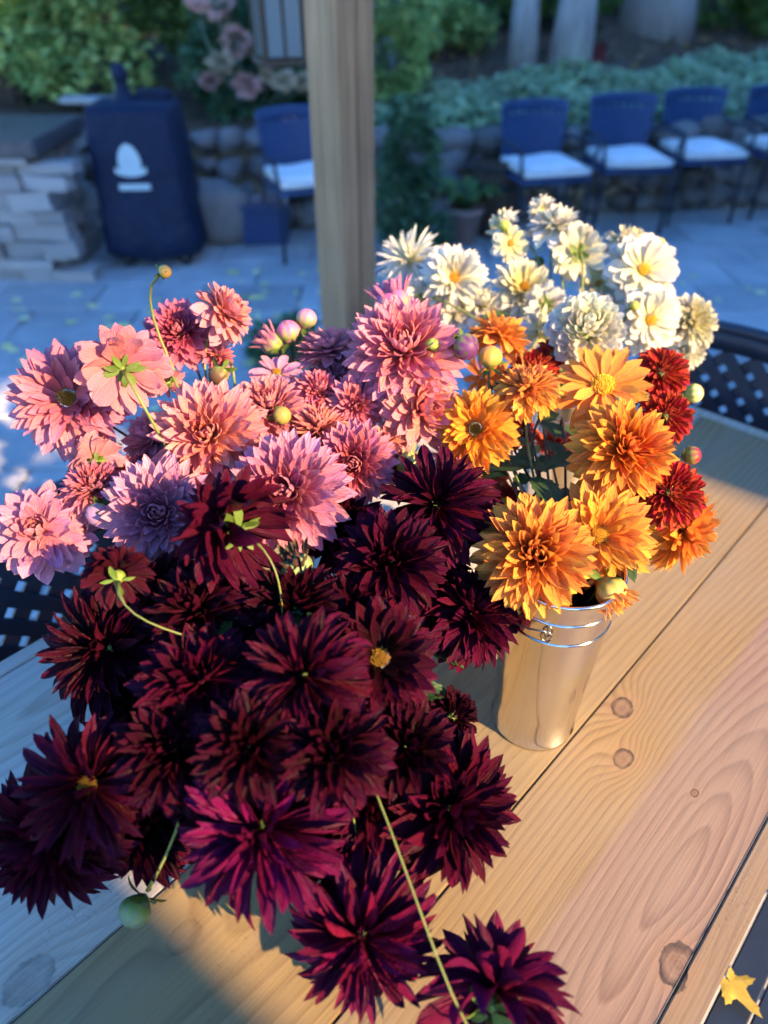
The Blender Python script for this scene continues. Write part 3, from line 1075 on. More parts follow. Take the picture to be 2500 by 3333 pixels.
LEAF = [petal_mesh('leaf', 0.52, 0.25, 0.2, b_, -0.3, (1.6, 1.0), 0.10, 0.1 * i, 40 + i, 0.10, 0.42, 13, 4, 0.10, 0.18) for i, b_ in enumerate((-0.3, -0.6, 0.1))]
SEP = [petal_mesh('sepal', 0.42, 0.6, 0.5, b_, -0.4, (1.8, 0.9), 0.05, 0, 60 + i, 0.45, 0.5, 5, 2) for i, b_ in enumerate((0.35, -0.2, 0.7))]
for m_ in LEAF: m_.materials.append(M['leaf'])
for m_ in SEP: m_.materials.append(M['sepal'])
CAL = lathe('calyx', [(0.0, -0.9), (0.28, -0.8), (0.75, -0.3), (0.95, 0.25), (0.7, 0.7), (0.0, 0.8)], 14)
CAL.materials.append(M['bud_green'])


def disc_mesh(seed, mat):
    rr = random.Random(seed)
    V, Fc = [], []
    for i in range(110):
        r_ = math.sqrt(i / 110)
        a = i * 2.399963
        hgt = 0.55 * (1 - r_ * r_) + rr.uniform(0.0, 0.22) + 0.15
        c = Vector((r_ * math.cos(a), r_ * math.sin(a), 0))
        tip = c * rr.uniform(0.95, 1.18) + Vector((0, 0, hgt))
        w_ = 0.075
        q = len(V)
        for k in range(4):
            V.append(c + Vector((w_ * math.cos(k * 1.57), w_ * math.sin(k * 1.57), -0.1)))
        for k in range(4):
            V.append(tip + Vector((w_ * 0.6 * math.cos(k * 1.57), w_ * 0.6 * math.sin(k * 1.57), 0)))
        for k in range(4):
            Fc.append((q + k, q + (k + 1) % 4, q + 4 + (k + 1) % 4, q + 4 + k))
        Fc.append((q + 4, q + 5, q + 6, q + 7))
    me = pydata('disc', V, Fc, False)
    me.materials.append(mat)
    return me


DISC = {'g': disc_mesh(1, M['disc']), 'b': disc_mesh(2, M['disc_brown'])}
AX_R, AX_U, AX_T = Vector((1, 0, 0)), Vector((0, SP, CP)), Vector((0, -CP, SP))


def sub(name, me, over, over4, mat4):
    o = bpy.data.objects.new(name, me)
    C.objects.link(o)
    o.parent = over
    o.matrix_basis = over4.inverted() @ mat4
    return o


def part(name, me, parent, mat4, base):
    o = bpy.data.objects.new(name, me)
    C.objects.link(o)
    o.parent = parent
    m = mat4.copy()
    m.translation = mat4.translation - base
    o.matrix_basis = m
    return o


def stem_path(head, nrm, bucket, spread):
    bxy = Vector((*BK[bucket], 0))
    d = Vector((head.x, head.y, 0)) - bxy
    dl = max(d.length, 1e-4)
    dn = d / dl
    mouth = bxy + dn * min(dl * 0.6, 0.046) + Vector((random.uniform(-.012, .012), random.uniform(-.012, .012), TZ + HB - 0.01))
    foot = bxy - dn * 0.022 + Vector((random.uniform(-.018, .018), random.uniform(-.018, .018), TZ + 0.02))
    p0 = head - nrm * 0.006
    k = min(0.09, 0.02 + (head - mouth).length * 0.40)
    p1 = p0 - nrm * k
    if p1.z < TZ + 0.03: p1.z = TZ + 0.03
    low = max(0.0, mouth.z + 0.03 - head.z)
    p2 = mouth + Vector((0, 0, 0.05 if low == 0 else 0.02)) + dn * (0.02 + 0.35 * low)
    return bez(p0, p1, p2, mouth, 12) + [mouth * 0.5 + foot * 0.5, foot], foot


def add_leaves(t, path, base, cnt, size=0.06, dark=True):
    for _ in range(cnt):
        i = random.randint(4, 11)
        p = path[i]
        a = random.uniform(0, 6.28)
        d = Vector((math.cos(a), math.sin(a), random.uniform(-0.2, 0.35))).normalized()
        q = d.to_track_quat('Y', 'Z').to_matrix().to_4x4()
        s_ = size * random.uniform(0.7, 1.2)
        part('leaf', random.choice(LEAF), t, Matrix.Translation(p) @ q @ Matrix.Scale(s_, 4), base)


GROUPS = {'pink': 'pink dahlias in a bucket', 'white': 'white dahlias in a bucket', 'orange': 'orange and red dahlias in a bucket', 'dark': 'burgundy dahlias in a bucket'}


def dahlia(bucket, mat, px, py, dia, zt, face, sty, cin, cout, label, disc='', sep=0, leaves=1, nmul=1.0, spin=None):
    head = at_z(px, py, TZ + zt)
    depth = (head - cam.location).dot(-AX_T)
    Rr = dia * depth / FPX / 2 * STY[sty]['g']
    nrm = (AX_R * face[0] + AX_U * face[1] + AX_T * face[2]).normalized()
    head = head - nrm * Rr * 0.12
    path, foot = stem_path(head - nrm * Rr * 0.16, nrm, bucket, 0)
    t = empty('dahlia', foot, 0, label, 'dahlia', GROUPS[bucket])
    v, f = tube_geo([p - foot for p in path], [0.0030, 0.0020] + [0.0009 if mat == 'dark' else 0.0018] * 10 + [0.0024, 0.003, 0.003], 7)
    st = pydata('stem', v, f)
    st.materials.append(M['stem'] if (bucket in ('white',) or sep or mat == 'dark') else M['stem_dark'])
    o = bpy.data.objects.new('stem', st); C.objects.link(o); o.parent = t
    s = STY[sty]
    F4 = Matrix.Translation(head) @ nrm.to_track_quat('Z', 'Y').to_matrix().to_4x4() @ Matrix.Rotation(random.uniform(0, 6.28) if spin is None else spin, 4, 'Z')
    n_ = int(s['n'] * nmul * (1.0 if dia > 190 else 0.8 if dia > 130 else 0.6))
    r0 = s['r0'] * Rr
    Lmax = Rr - r0 * 0.8
    hv = random.uniform(0.93, 1.06)
    lop = random.uniform(0, 6.28)
    for i in range(n_):
        u = (i + 0.5) / n_
        th = R(lerp(s['th'][0], s['th'][1], u ** s['tp'])) + random.gauss(0, s['j'])
        az = i * 2.399963 + random.gauss(0, 0.10 + s['j'] * 0.6)
        th += 0.08 * math.cos(az - lop)
        l = Lmax * lerp(s['L'][0], s['L'][1], u ** s['lp']) * random.uniform(0.90, 1.07)
        tb = R(lerp(68, 104, u ** 0.7)) if disc else u ** 0.6 * R(100)
        # phyllotaxis: foot of the petal on the domed receptacle, then tilt away from the axis
        m = F4 @ Matrix.Rotation(az, 4, 'Z') @ Matrix.Translation((0, r0 * math.sin(tb), r0 * math.cos(tb) * 0.9)) \
            @ Matrix.Rotation(math.pi / 2 - th, 4, 'X') @ Matrix.Rotation(random.gauss(0, 0.12 + s['j']), 4, 'Y') @ Matrix.Diagonal((l * random.uniform(0.9, 1.1), l, l, 1))
        o = part('petal', get_petal(sty, min(NB - 1, int(u * NB)), random.randrange(NV), mat), t, m, foot)
        k = (random.uniform(0.55, 1.35) if mat == 'dark' else random.uniform(0.80, 1.12)) * hv
        e = u ** 0.8
        o.color = (min(1, lerp(cin[0], cout[0], e) * k), min(1, lerp(cin[1], cout[1], e) * k * random.uniform(0.93, 1.07)), min(1, lerp(cin[2], cout[2], e) * k * random.uniform(0.93, 1.07)), 1)
    cal4 = F4 @ Matrix.Translation((0, 0, -r0 * 0.5)) @ Matrix.Scale(max(r0 * 0.85, 0.006), 4)
    cal = part('calyx', CAL, t, cal4, foot)
    if disc:
        part('disc', DISC[disc], t, F4 @ Matrix.Translation((0, 0, r0 * 0.35)) @ Matrix.Scale(r0 * {'open': 1.15, 'openround': 0.78}.get(sty, 0.95), 4), foot)
    if sep:
        for k in range(sep):
            az = k * 6.283 / sep + random.gauss(0, 0.15)
            ln = Rr * random.uniform(0.28, 0.42)
            m = F4 @ Matrix.Rotation(az, 4, 'Z') @ Matrix.Translation((0, r0 * 0.45, -r0 * (1.0 + 0.35 * (k % 2)))) @ Matrix.Rotation(R(random.uniform(-35, 15)), 4, 'X') @ Matrix.Rotation(math.pi, 4, 'Y') @ Matrix.Scale(ln, 4)
            sub('sepal', SEP[k % 3], cal, cal4, m)
    add_leaves(t, path, foot, leaves + (2 if bucket == 'orange' else 0))
    return t


n = N('bud_skin')
v_ = n.coords('Object')
x_, y_, z_ = n.sep(v_)
oi = n.new('ShaderNodeObjectInfo')
an = n.math('ARCTAN2', y_, x_)
stripe = n.math('MULTIPLY', n.math('SINE', n.math('MULTIPLY', an, 9.0)), 0.5)
col_ = n.mix(n.maprange(n.math('ADD', z_, n.math('MULTIPLY', stripe, 0.5)), -0.5, 0.6), (0.20, 0.26, 0.05), oi.outputs['Color'])
n.set(color=col_, rough=0.5, spec=0.3)
M['bud'] = n.m
V, Fc = [], []
for j in range(13):
    p_ = -math.pi / 2 + math.pi * j / 12
    for k in range(36):
        a = 2 * math.pi * k / 36
        r_ = math.cos(p_) * (1 + 0.06 * abs(math.sin(4.5 * a)) * math.cos(p_)) + 0.001
        V.append((r_ * math.cos(a), r_ * math.sin(a), math.sin(p_) * (0.98 if p_ > 0 else 0.85)))
for j in range(12):
    for k in range(36):
        a, b_ = j * 36 + k, j * 36 + (k + 1) % 36
        Fc.append((a, b_, b_ + 36, a + 36))
BRA = [petal_mesh('bract', 0.50, 0.9, 0.7, 2.35, 0.0, (1.9, 0.9), 0.03, 0, 70 + i, 0.5, 0.45, 7, 3) for i in range(2)]
for m_ in BRA: m_.materials.append(M['bract'])
BUD = pydata('bud', V, Fc)
BUD.materials.append(M['bud'])


def bud(bucket, px, py, dia, zt, face, col, label, tips=None, sepn=5, mat='pink'):
    head = at_z(px, py, TZ + zt)
    depth = (head - cam.location).dot(-AX_T)
    Rr = dia * depth / FPX / 2
    nrm = (AX_R * face[0] + AX_U * face[1] + AX_T * face[2]).normalized()
    path, foot = stem_path(head - nrm * Rr * 0.8, nrm, bucket, 0)
    t = empty('dahlia_bud', foot, 0, label, 'flower bud', GROUPS[bucket].replace('dahlias', 'dahlia buds'))
    v, f = tube_geo([p - foot for p in path], [0.0022] + [0.0018] * 12 + [0.003, 0.003], 7)
    st = pydata('stem', v, f)
    st.materials.append(M['stem_dark'] if bucket in ('pink', 'orange') and random.random() < 0.6 else M['stem'])
    o = bpy.data.objects.new('stem', st); C.objects.link(o); o.parent = t
    F4 = Matrix.Translation(head) @ nrm.to_track_quat('Z', 'Y').to_matrix().to_4x4() @ Matrix.Rotation(random.uniform(0, 6), 4, 'Z')
    b4 = F4 @ Matrix.Scale(Rr * 0.9, 4)
    o = bo = part('bud', BUD, t, b4, foot)
    o.color = (*col, 1)
    for k in range(7):
        m = F4 @ Matrix.Rotation(k * 6.283 / 7 + (0.3 if k % 2 else 0), 4, 'Z') @ Matrix.Translation((0, 0, -Rr * (1.0 + 0.02 * (k % 2)))) @ Matrix.Scale(Rr * random.uniform(2.15, 2.45), 4)
        o = sub('bract', BRA[k % 2], bo, b4, m)
        kk = random.uniform(0.75, 1.1)
        o.color = (lerp(0.22, col[0], 0.65) * kk, lerp(0.26, col[1], 0.65) * kk, lerp(0.05, col[2], 0.65) * kk, 1)
    for k in range(sepn):
        m = F4 @ Matrix.Rotation(k * 6.283 / sepn + random.gauss(0, 0.2), 4, 'Z') @ Matrix.Translation((0, Rr * 0.25, -Rr * 0.88)) @ Matrix.Rotation(R(random.uniform(-50, 35)), 4, 'X') @ Matrix.Scale(Rr * random.uniform(1.0, 1.5), 4)
        part('sepal', SEP[k % 3], t, m, foot)
    if tips:
        for k in range(26):
            u = (k + 0.5) / 26
            m = F4 @ Matrix.Rotation(k * 2.4, 4, 'Z') @ Matrix.Translation((0, Rr * 0.75 * math.sqrt(u), Rr * 0.2)) @ Matrix.Rotation(math.pi / 2 - R(lerp(5, 42, u)), 4, 'X') @ Matrix.Scale(Rr * lerp(1.0, 1.25, u), 4)
            o = part('petal', get_petal('semi', 0 if u < 0.5 else 2, k % 3, mat), t, m, foot)
            o.color = (*[c * random.uniform(0.85, 1.1) for c in tips], 1)
    return t


LIL, ROS, COR, MAG = (0.70, 0.30, 0.42), (0.66, 0.13, 0.20), (0.86, 0.27, 0.20), (0.70, 0.17, 0.34)
PEA, PUR = (0.86, 0.42, 0.32), (0.42, 0.20, 0.42)
PNK = (0.70, 0.19, 0.26)
D = dahlia
# ---- pink bucket
D('pink', 'pink', 212, 1290, 375, .42, (.15, .05, 1), 'opendouble', (0.68, 0.16, 0.21), (0.64, 0.23, 0.33), 'large dusky pink dahlia with an open golden centre over the patio', 'b')
D('pink', 'pink', 393, 1190, 295, .47, (-.45, .45, -.75), 'loose', (0.68, 0.16, 0.19), (0.68, 0.19, 0.23), 'pale pink dahlia seen from behind with a green calyx and long bare stem', sep=9)
D('pink', 'pink', 580, 1077, 215, .46, (.0, .18, 1), 'formal', (0.56, 0.06, 0.16), (0.76, 0.19, 0.29), 'bright magenta pink dahlia with a tight dark centre standing high')
D('pink', 'pink', 738, 1011, 215, .49, (.55, .45, .35), 'loose', COR, (0.80, 0.29, 0.31), 'salmon pink dahlia on a tall stem turned away above the brown bud', sep=5)
D('pink', 'pink', 708, 1150, 120, .43, (.3, .7, .3), 'semi', ROS, (0.78, 0.20, 0.25), 'small rosy dahlia half open just above the brown bud')
D('pink', 'pink', 545, 1250, 120, .42, (-.3, -.2, -.8), 'tired', COR, PNK, 'small faded pink dahlia showing its green sepals beneath the magenta dahlia', sep=9)
D('pink', 'pink', 300, 1495, 190, .36, (-.6, .3, -.5), 'loose', (0.48, 0.16, 0.23), (0.60, 0.23, 0.28), 'dull pink dahlia facing away under the large open dusky pink one', sep=8)
D('pink', 'pink', 308, 1585, 215, .36, (.05, .55, .65), 'semi', (0.50, 0.07, 0.11), (0.72, 0.21, 0.27), 'rose red pointed dahlia behind the green and purple bud', nmul=1.2)
D('pink', 'pink', 130, 1722, 335, .33, (.15, .25, 1), 'loose', (0.76, 0.27, 0.33), (0.64, 0.26, 0.43), 'big ruffled lilac dahlia hanging out over the black chair')
D('pink', 'pink', 678, 1415, 345, .40, (.1, .10, 1), 'formal', (0.83, 0.26, 0.18), (0.81, 0.27, 0.29), 'wide peach pink dahlia with a yellow petal near its top', nmul=0.85)
D('pink', 'pink', 488, 1425, 230, .36, (-.4, .3, .5), 'loose', PNK, (0.64, 0.27, 0.35), 'ruffled mauve pink dahlia tucked behind the wide peach pink one')
D('pink', 'pink', 520, 1668, 345, .355, (.12, .05, 1), 'formal', (0.48, 0.11, 0.23), (0.74, 0.37, 0.48), 'very pale lilac dahlia partly covered by a burgundy one')
D('pink', 'pink', 925, 1600, 370, .38, (-.12, .12, 1), 'formal', (0.64, 0.12, 0.18), (0.76, 0.30, 0.46), 'large lilac pink formal dahlia in full bloom above the burgundy flowers')
D('pink', 'pink', 1152, 1510, 245, .37, (-.12, -.12, 1), 'formal', (0.56, 0.06, 0.10), (0.78, 0.23, 0.32), 'deep rose dahlia with rolled petals next to the large lilac pink one')
D('pink', 'pink', 872, 1322, 240, .40, (.05, .55, .75), 'formal', (0.78, 0.21, 0.21), (0.81, 0.29, 0.31), 'salmon dahlia with a pair of green buds in front of it')
D('pink', 'pink', 1040, 1390, 215, .38, (-.05, .75, .5), 'semi', (0.87, 0.23, 0.13), (0.85, 0.29, 0.23), 'bright coral orange dahlia with upright petals between the salmon ones', nmul=1.2)
D('pink', 'pink', 1040, 1265, 155, .40, (.2, .5, .6), 'formal', ROS, (0.78, 0.20, 0.26), 'small crisp rose pink dahlia above the coral orange one')
D('pink', 'pink', 1160, 1320, 190, .39, (.1, -.15, .9), 'semi', (0.78, 0.16, 0.19), (0.66, 0.25, 0.38), 'two tone rose and lilac dahlia drooping beneath the tallest pink head', nmul=1.2)
D('pink', 'pink', 1078, 1128, 210, .42, (-.1, .8, .1), 'formal', PNK, (0.64, 0.27, 0.38), 'mauve pink dahlia seen from the side under the round green bud')
D('pink', 'pink', 900, 1205, 175, .41, (.0, .6, .6), 'openround', LIL, (0.64, 0.32, 0.46), 'pale violet dahlia with an ochre centre behind the salmon flowers', 'b', nmul=0.6)
D('pink', 'pink', 1100, 1222, 165, .39, (.3, .6, .3), 'formal', (0.48, 0.16, 0.33), (0.54, 0.23, 0.36), 'shaded violet pink dahlia deep among the pink flowers')
D('pink', 'pink', 1315, 1130, 350, .455, (-.05, .30, .9), 'formal', (0.78, 0.18, 0.21), (0.78, 0.27, 0.35), 'tallest big pink dahlia with layered petals next to the white flowers', nmul=1.1)
D('pink', 'pink', 1376, 1330, 290, .39, (.35, -.1, .6), 'loose', (0.85, 0.27, 0.21), (0.85, 0.30, 0.28), 'peach coral dahlia beneath the tallest pink one against the orange flowers', nmul=1.3)
D('pink', 'pink', 1262, 1435, 140, .36, (.1, .4, .6), 'semi', COR, PEA, 'small peach dahlia beside a dark green leaf')
D('pink', 'pink', 1285, 1500, 140, .34, (.2, .3, .6), 'formal', PNK, (0.78, 0.39, 0.45), 'small pale pink dahlia behind the opening green bud')
D('pink', 'pink', 1500, 1505, 165, .33, (.5, .5, .4), 'formal', PNK, (0.80, 0.30, 0.39), 'pink dahlia peeping out between burgundy and orange petals')
D('pink', 'pink', 800, 1490, 200, .355, (-.1, .3, .8), 'formal', ROS, (0.74, 0.24, 0.28), 'rose dahlia filling the gap under the wide peach pink one')
D('pink', 'pink', 1010, 1470, 190, .36, (.1, .4, .7), 'formal', COR, (0.80, 0.30, 0.28), 'coral rose dahlia squeezed above the large lilac pink one')
D('pink', 'pink', 405, 1560, 190, .33, (-.2, .3, .7), 'formal', ROS, (0.68, 0.24, 0.32), 'rose dahlia in the shade above the very pale lilac one')
D('pink', 'pink', 1215, 1230, 170, .38, (.1, .4, .7), 'formal', ROS, (0.72, 0.26, 0.34), 'rose pink dahlia hidden behind the tallest pink head')
bud('pink', 711, 1223, 72, .42, (-.1, -.6, .5), (0.10, 0.05, 0.03), 'glossy brown round bud below the small rosy dahlia')
bud('pink', 320, 1674, 84, .35, (.1, -.4, .8), (0.35, 0.16, 0.25), 'striped green and purple bud by the ruffled lilac dahlia')
bud('pink', 918, 1352, 64, .405, (.4, .1, .8), (0.30, 0.22, 0.05), 'green bud in front of the salmon dahlia')
bud('pink', 998, 1037, 72, .45, (.2, .7, .3), (0.45, 0.18, 0.28), 'pale green bud with pink tips on a bent stem')
bud('pink', 940, 1080, 84, .435, (-.1, .7, .3), (0.62, 0.14, 0.30), 'fat pink bud ready to open beside the mauve dahlia')
bud('pink', 886, 1115, 90, .42, (-.4, .3, .2), (0.22, 0.06, 0.14), 'dark purple half open bud with green bracts', tips=(0.25, 0.06, 0.16))
bud('pink', 1407, 1120, 46, .47, (.0, .6, .6), (0.22, 0.28, 0.05), 'tiny green bud standing before the tallest pink dahlia')
bud('pink', 1516, 1129, 94, .46, (.45, -.4, .6), (0.10, 0.025, 0.10), 'striped violet bud next to the orange bud')
bud('pink', 1280, 985, 120, .44, (-.2, .6, .2), (0.5, 0.10, 0.28), 'magenta half open dahlia bud rising behind the tallest pink dahlia', tips=(0.5, 0.12, 0.32))
bud('pink', 537, 884, 46, .55, (.5, .1, .4), (0.55, 0.30, 0.06), 'small yellow green bud on the tallest thin stem over the patio')
bud('pink', 1335, 1515, 100, .345, (.3, .2, .6), (0.42, 0.40, 0.12), 'yellow green opening bud beside the burgundy flower', tips=(0.55, 0.50, 0.28), sepn=7, mat='white')

# ---- white bucket
WH, CR, YL = (0.84, 0.83, 0.77), (0.82, 0.77, 0.55), (0.74, 0.64, 0.20)
D('white', 'white', 1331, 836, 240, .42, (-.25, .45, .7), 'cactus', CR, WH, 'spiky white cactus dahlia next to the timber post')
D('white', 'white', 1482, 900, 220, .42, (.0, -.1, 1), 'opendouble', CR, WH, 'white open dahlia with a golden centre beside the spiky one', 'g', nmul=0.75)
D('white', 'white', 1708, 928, 205, .40, (.05, .15, 1), 'opendouble', YL, WH, 'white open dahlia with an amber centre in the middle of the white flowers', 'b', nmul=0.75)
D('white', 'white', 1813, 724, 190, .48, (.1, .75, .45), 'loose', CR, WH, 'topmost full white dahlia held above all other flowers')
D('white', 'white', 1757, 676, 105, .49, (-.3, .6, -.2), 'loose', CR, WH, 'small white dahlia behind the topmost one')
D('white', 'white', 1664, 790, 125, .45, (.1, -.2, .9), 'openround', YL, WH, 'small white dahlia with a yellow green heart', 'g')
D('white', 'white', 1628, 740, 130, .46, (-.6, .3, -.2), 'loose', YL, WH, 'loose white dahlia facing away next to the small yellow hearted one', sep=6)
D('white', 'white', 1881, 826, 180, .44, (.1, .25, -.8), 'loose', YL, CR, 'white dahlia seen from behind showing its dark green calyx', sep=8)
D('white', 'white', 2047, 790, 180, .45, (.2, .6, .4), 'loose', YL, WH, 'full white dahlia behind the broad petalled orange centred one')
D('white', 'white', 2100, 874, 240, .43, (.1, .05, 1), 'openround', CR, WH, 'broad petalled white dahlia with an orange yellow centre', 'g', nmul=1.5)
D('white', 'white', 1911, 1065, 255, .415, (-.05, .25, .9), 'ball', (0.84, 0.80, 0.50), WH, 'round white ball dahlia with tightly layered petals')
D('white', 'white', 2122, 1040, 215, .375, (.1, -.15, .9), 'openround', CR, WH, 'white dahlia with an orange button centre beside the ball dahlia', 'g', nmul=1.3)
D('white', 'white', 2258, 1045, 205, .36, (.35, .1, .8), 'pompon', YL, WH, 'shaggy white pompon dahlia at the edge of the white bunch')
D('white', 'white', 2248, 1140, 150, .31, (.4, -.3, .6), 'pompon', CR, WH, 'lower white pompon dahlia hanging beneath the shaggy one')
D('white', 'white', 1775, 990, 150, .38, (.1, .3, -.6), 'loose', YL, WH, 'white dahlia turned away just above the drooping white one', sep=6)
D('white', 'white', 1370, 960, 130, .38, (-.3, .2, -.5), 'openround', YL, WH, 'half hidden white dahlia below the spiky cactus flower', sep=5)
D('white', 'white', 1572, 990, 175, .37, (.1, .4, .6), 'loose', CR, WH, 'crumpled white dahlia behind the upright orange flower')
D('white', 'white', 1760, 1085, 185, .36, (.35, -.1, .3), 'tired', YL, WH, 'spent white dahlia with drooping petals over the orange flowers', nmul=0.8)
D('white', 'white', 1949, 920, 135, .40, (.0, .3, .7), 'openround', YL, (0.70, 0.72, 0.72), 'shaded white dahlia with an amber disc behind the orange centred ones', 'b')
D('white', 'white', 2010, 1005, 140, .37, (.1, .4, .6), 'loose', CR, WH, 'small white dahlia peeping out beside the ball dahlia')
D('white', 'white', 1480, 1010, 140, .36, (.1, .3, .6), 'loose', CR, WH, 'crumpled white dahlia under the golden centred open one')
bud('white', 2148, 790, 36, .46, (.3, .6, .2), (0.40, 0.40, 0.06), 'tiny yellow green bud beside the broad petalled white dahlia')
bud('white', 2065, 995, 36, .40, (.2, .4, .6), (0.40, 0.34, 0.06), 'tiny green bud in front of the white dahlia with an orange button')
bud('white', 1642, 735, 40, .475, (.0, .8, .3), (0.42, 0.42, 0.06), 'small lime bud among the uppermost white petals')
bud('white', 2258, 1280, 66, .27, (.9, .1, .3), (0.80, 0.74, 0.28), 'pale yellow bud sticking out above the red dahlias')

# ---- orange bucket
OI, OO, AP = (0.90, 0.26, 0.025), (0.94, 0.42, 0.051), (0.90, 0.40, 0.076)
RI, RO = (0.36, 0.006, 0.010), (0.52, 0.018, 0.018)
D('orange', 'orange', 1630, 1085, 215, .42, (.35, .75, .1), 'loose', OI, (0.88, 0.33, 0.085), 'upright shaggy orange dahlia in front of the white flowers')
D('orange', 'orange', 1570, 1230, 190, .37, (-.3, -.3, .3), 'tired', (0.75, 0.26, 0.05), (0.82, 0.31, 0.060), 'drooping faded orange dahlia below the round orange bud', nmul=0.8)
D('orange', 'orange', 1718, 1255, 205, .42, (-.05, .75, .6), 'semi', (0.85, 0.31, 0.119), OO, 'small pointed orange dahlia on a straight brown stem', nmul=1.2, sep=6)
D('orange', 'orange', 1964, 1248, 300, .42, (-.08, .25, .95), 'open', (0.94, 0.42, 0.068), (0.90, 0.31, 0.051), 'daisy like orange dahlia with a big golden disc', 'g', nmul=0.9)
D('orange', 'orange', 1543, 1393, 275, .38, (-.35, .05, .9), 'opendouble', (0.93, 0.31, 0.025), (0.94, 0.37, 0.043), 'bright yellow orange dahlia touching the coral pink ones', 'b')
D('orange', 'orange', 2043, 1460, 325, .385, (.10, .15, 1), 'semi', (0.90, 0.18, 0.017), (0.93, 0.37, 0.051), 'full orange dahlia under the golden disc one', nmul=1.35)
D('orange', 'orange', 1745, 1802, 385, .33, (-.05, .18, 1), 'semi', (0.92, 0.25, 0.043), (0.95, 0.42, 0.076), 'large full apricot orange dahlia drooping over the bucket rim', nmul=1.4)
D('orange', 'orange', 1955, 1740, 350, .315, (-.10, .10, 1), 'opendouble', (0.94, 0.37, 0.051), (0.95, 0.42, 0.068), 'large open apricot dahlia with a yellow centre over the bucket rim', 'g')
D('orange', 'orange', 2232, 1730, 285, .25, (.75, -.30, .25), 'semi', OI, (0.88, 0.31, 0.043), 'orange dahlia turned outward beneath the brick red ball dahlia', nmul=1.1)
D('orange', 'red', 2189, 1600, 245, .33, (.08, .20, .95), 'pompon', (0.42, 0.012, 0.014), (0.52, 0.035, 0.018), 'brick red ball dahlia with orange edged spoon petals')
D('orange', 'red', 2159, 1208, 195, .39, (.1, .25, .9), 'pompon', RI, RO, 'upper scarlet dahlia directly below the white pompons', nmul=0.8)
D('orange', 'red', 2176, 1348, 195, .36, (.1, .25, .9), 'pompon', RI, RO, 'scarlet dahlia below the upper scarlet one beside the full orange flower', nmul=0.8)
D('orange', 'red', 1731, 1200, 180, .36, (-.2, .5, .6), 'pompon', RI, (0.40, 0.010, 0.014), 'deep red dahlia hidden behind the small pointed orange one', nmul=0.8)
D('orange', 'red', 1800, 1150, 125, .37, (.1, .4, .7), 'pompon', RI, (0.40, 0.010, 0.014), 'small deep red dahlia under the drooping white one')
D('orange', 'red', 1818, 1448, 165, .27, (.0, -.7, -.3), 'pompon', (0.22, 0.004, 0.008), (0.28, 0.006, 0.010), 'dark red dahlia hanging upside down in the shade of the stems')
D('orange', 'red', 1690, 1400, 125, .31, (.1, .3, .7), 'pompon', RI, (0.36, 0.008, 0.012), 'crimson dahlia behind the bright yellow orange one')
D('orange', 'red', 1645, 1635, 145, .29, (-.1, .3, .8), 'pompon', (0.5, 0.04, 0.02), (0.60, 0.05, 0.02), 'small orange red dahlia beside the apricot flowers', 'g')
D('orange', 'orange', 1580, 1555, 140, .30, (-.2, .3, .6), 'semi', COR, (0.85, 0.23, 0.068), 'coral dahlia wedged between burgundy and orange heads')
bud('orange', 1596, 1162, 84, .43, (.0, .7, .5), (0.72, 0.26, 0.05), 'round orange bud with striped bracts beside the violet bud')
bud('orange', 1775, 1325, 48, .38, (.2, .5, .5), (0.42, 0.40, 0.05), 'little lime green bud below the small pointed orange dahlia')
bud('orange', 2252, 1482, 66, .33, (.9, .1, .3), (0.22, 0.01, 0.03), 'dark crimson bud poking out beside the full orange dahlia')
bud('orange', 1990, 1925, 112, .285, (.45, -.65, .4), (0.75, 0.36, 0.08), 'half open orange bud hanging at the bucket rim', tips=(0.85, 0.31, 0.068), mat='orange')

# ---- dark bucket
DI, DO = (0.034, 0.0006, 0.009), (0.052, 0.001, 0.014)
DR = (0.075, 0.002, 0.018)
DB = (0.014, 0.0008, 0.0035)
D('dark', 'dark', 735, 1700, 370, .40, (-.62, .30, -.45), 'dark', DI, DO, 'burgundy dahlia facing away with a bright green calyx over the lilac flowers', sep=9, nmul=0.75)
D('dark', 'dark', 1425, 1640, 385, .355, (-.05, .30, .9), 'shaggy', DI, DR, 'wine red dahlia with long pointed petals between the pink and orange flowers', nmul=1.1)
D('dark', 'dark', 1275, 1825, 350, .34, (.0, .25, .85), 'dark', DI, DO, 'dusky burgundy dahlia just below the wine red pointed one', nmul=1.1)
D('dark', 'dark', 1545, 1990, 320, .25, (.35, .45, .5), 'dark', DI, DR, 'burgundy dahlia leaning over to the tin bucket', nmul=1.1)
D('dark', 'dark', 340, 2110, 450, .27, (-.15, .20, .9), 'shaggy', DB, DO, 'big dark maroon dahlia above the bare table corner and black chair', nmul=1.1)
D('dark', 'dark', 385, 1860, 225, .36, (-.2, .4, -.6), 'pompon', (0.008, 0.002, 0.003), (0.014, 0.003, 0.004), 'withered blackish dahlia on a yellow green stem below the lilac one', sep=4, nmul=0.7)
D('dark', 'dark', 650, 2215, 400, .31, (.0, .45, .7), 'dark', DI, DO, 'burgundy dahlia with upright petals in the middle of the dark bunch', nmul=1.1)
D('dark', 'dark', 985, 2200, 420, .345, (-.15, .10, .95), 'shaggy', DI, DO, 'very large dark burgundy dahlia at the centre of the dark bunch', nmul=1.15)
D('dark', 'dark', 1240, 2140, 400, .31, (.10, .25, .9), 'opendouble', DB, DR, 'dark red dahlia with yellow stamens showing in its open centre', 'b')
D('dark', 'dark', 1480, 2330, 210, .20, (.4, .3, .5), 'pompon', DB, DI, 'small blackish red dahlia low beside the tin bucket', nmul=0.8)
D('dark', 'dark', 1480, 2640, 470, .185, (.45, .05, .75), 'dark', DI, DR, 'burgundy dahlia with sunlit crimson edges over the golden plank', nmul=1.15)
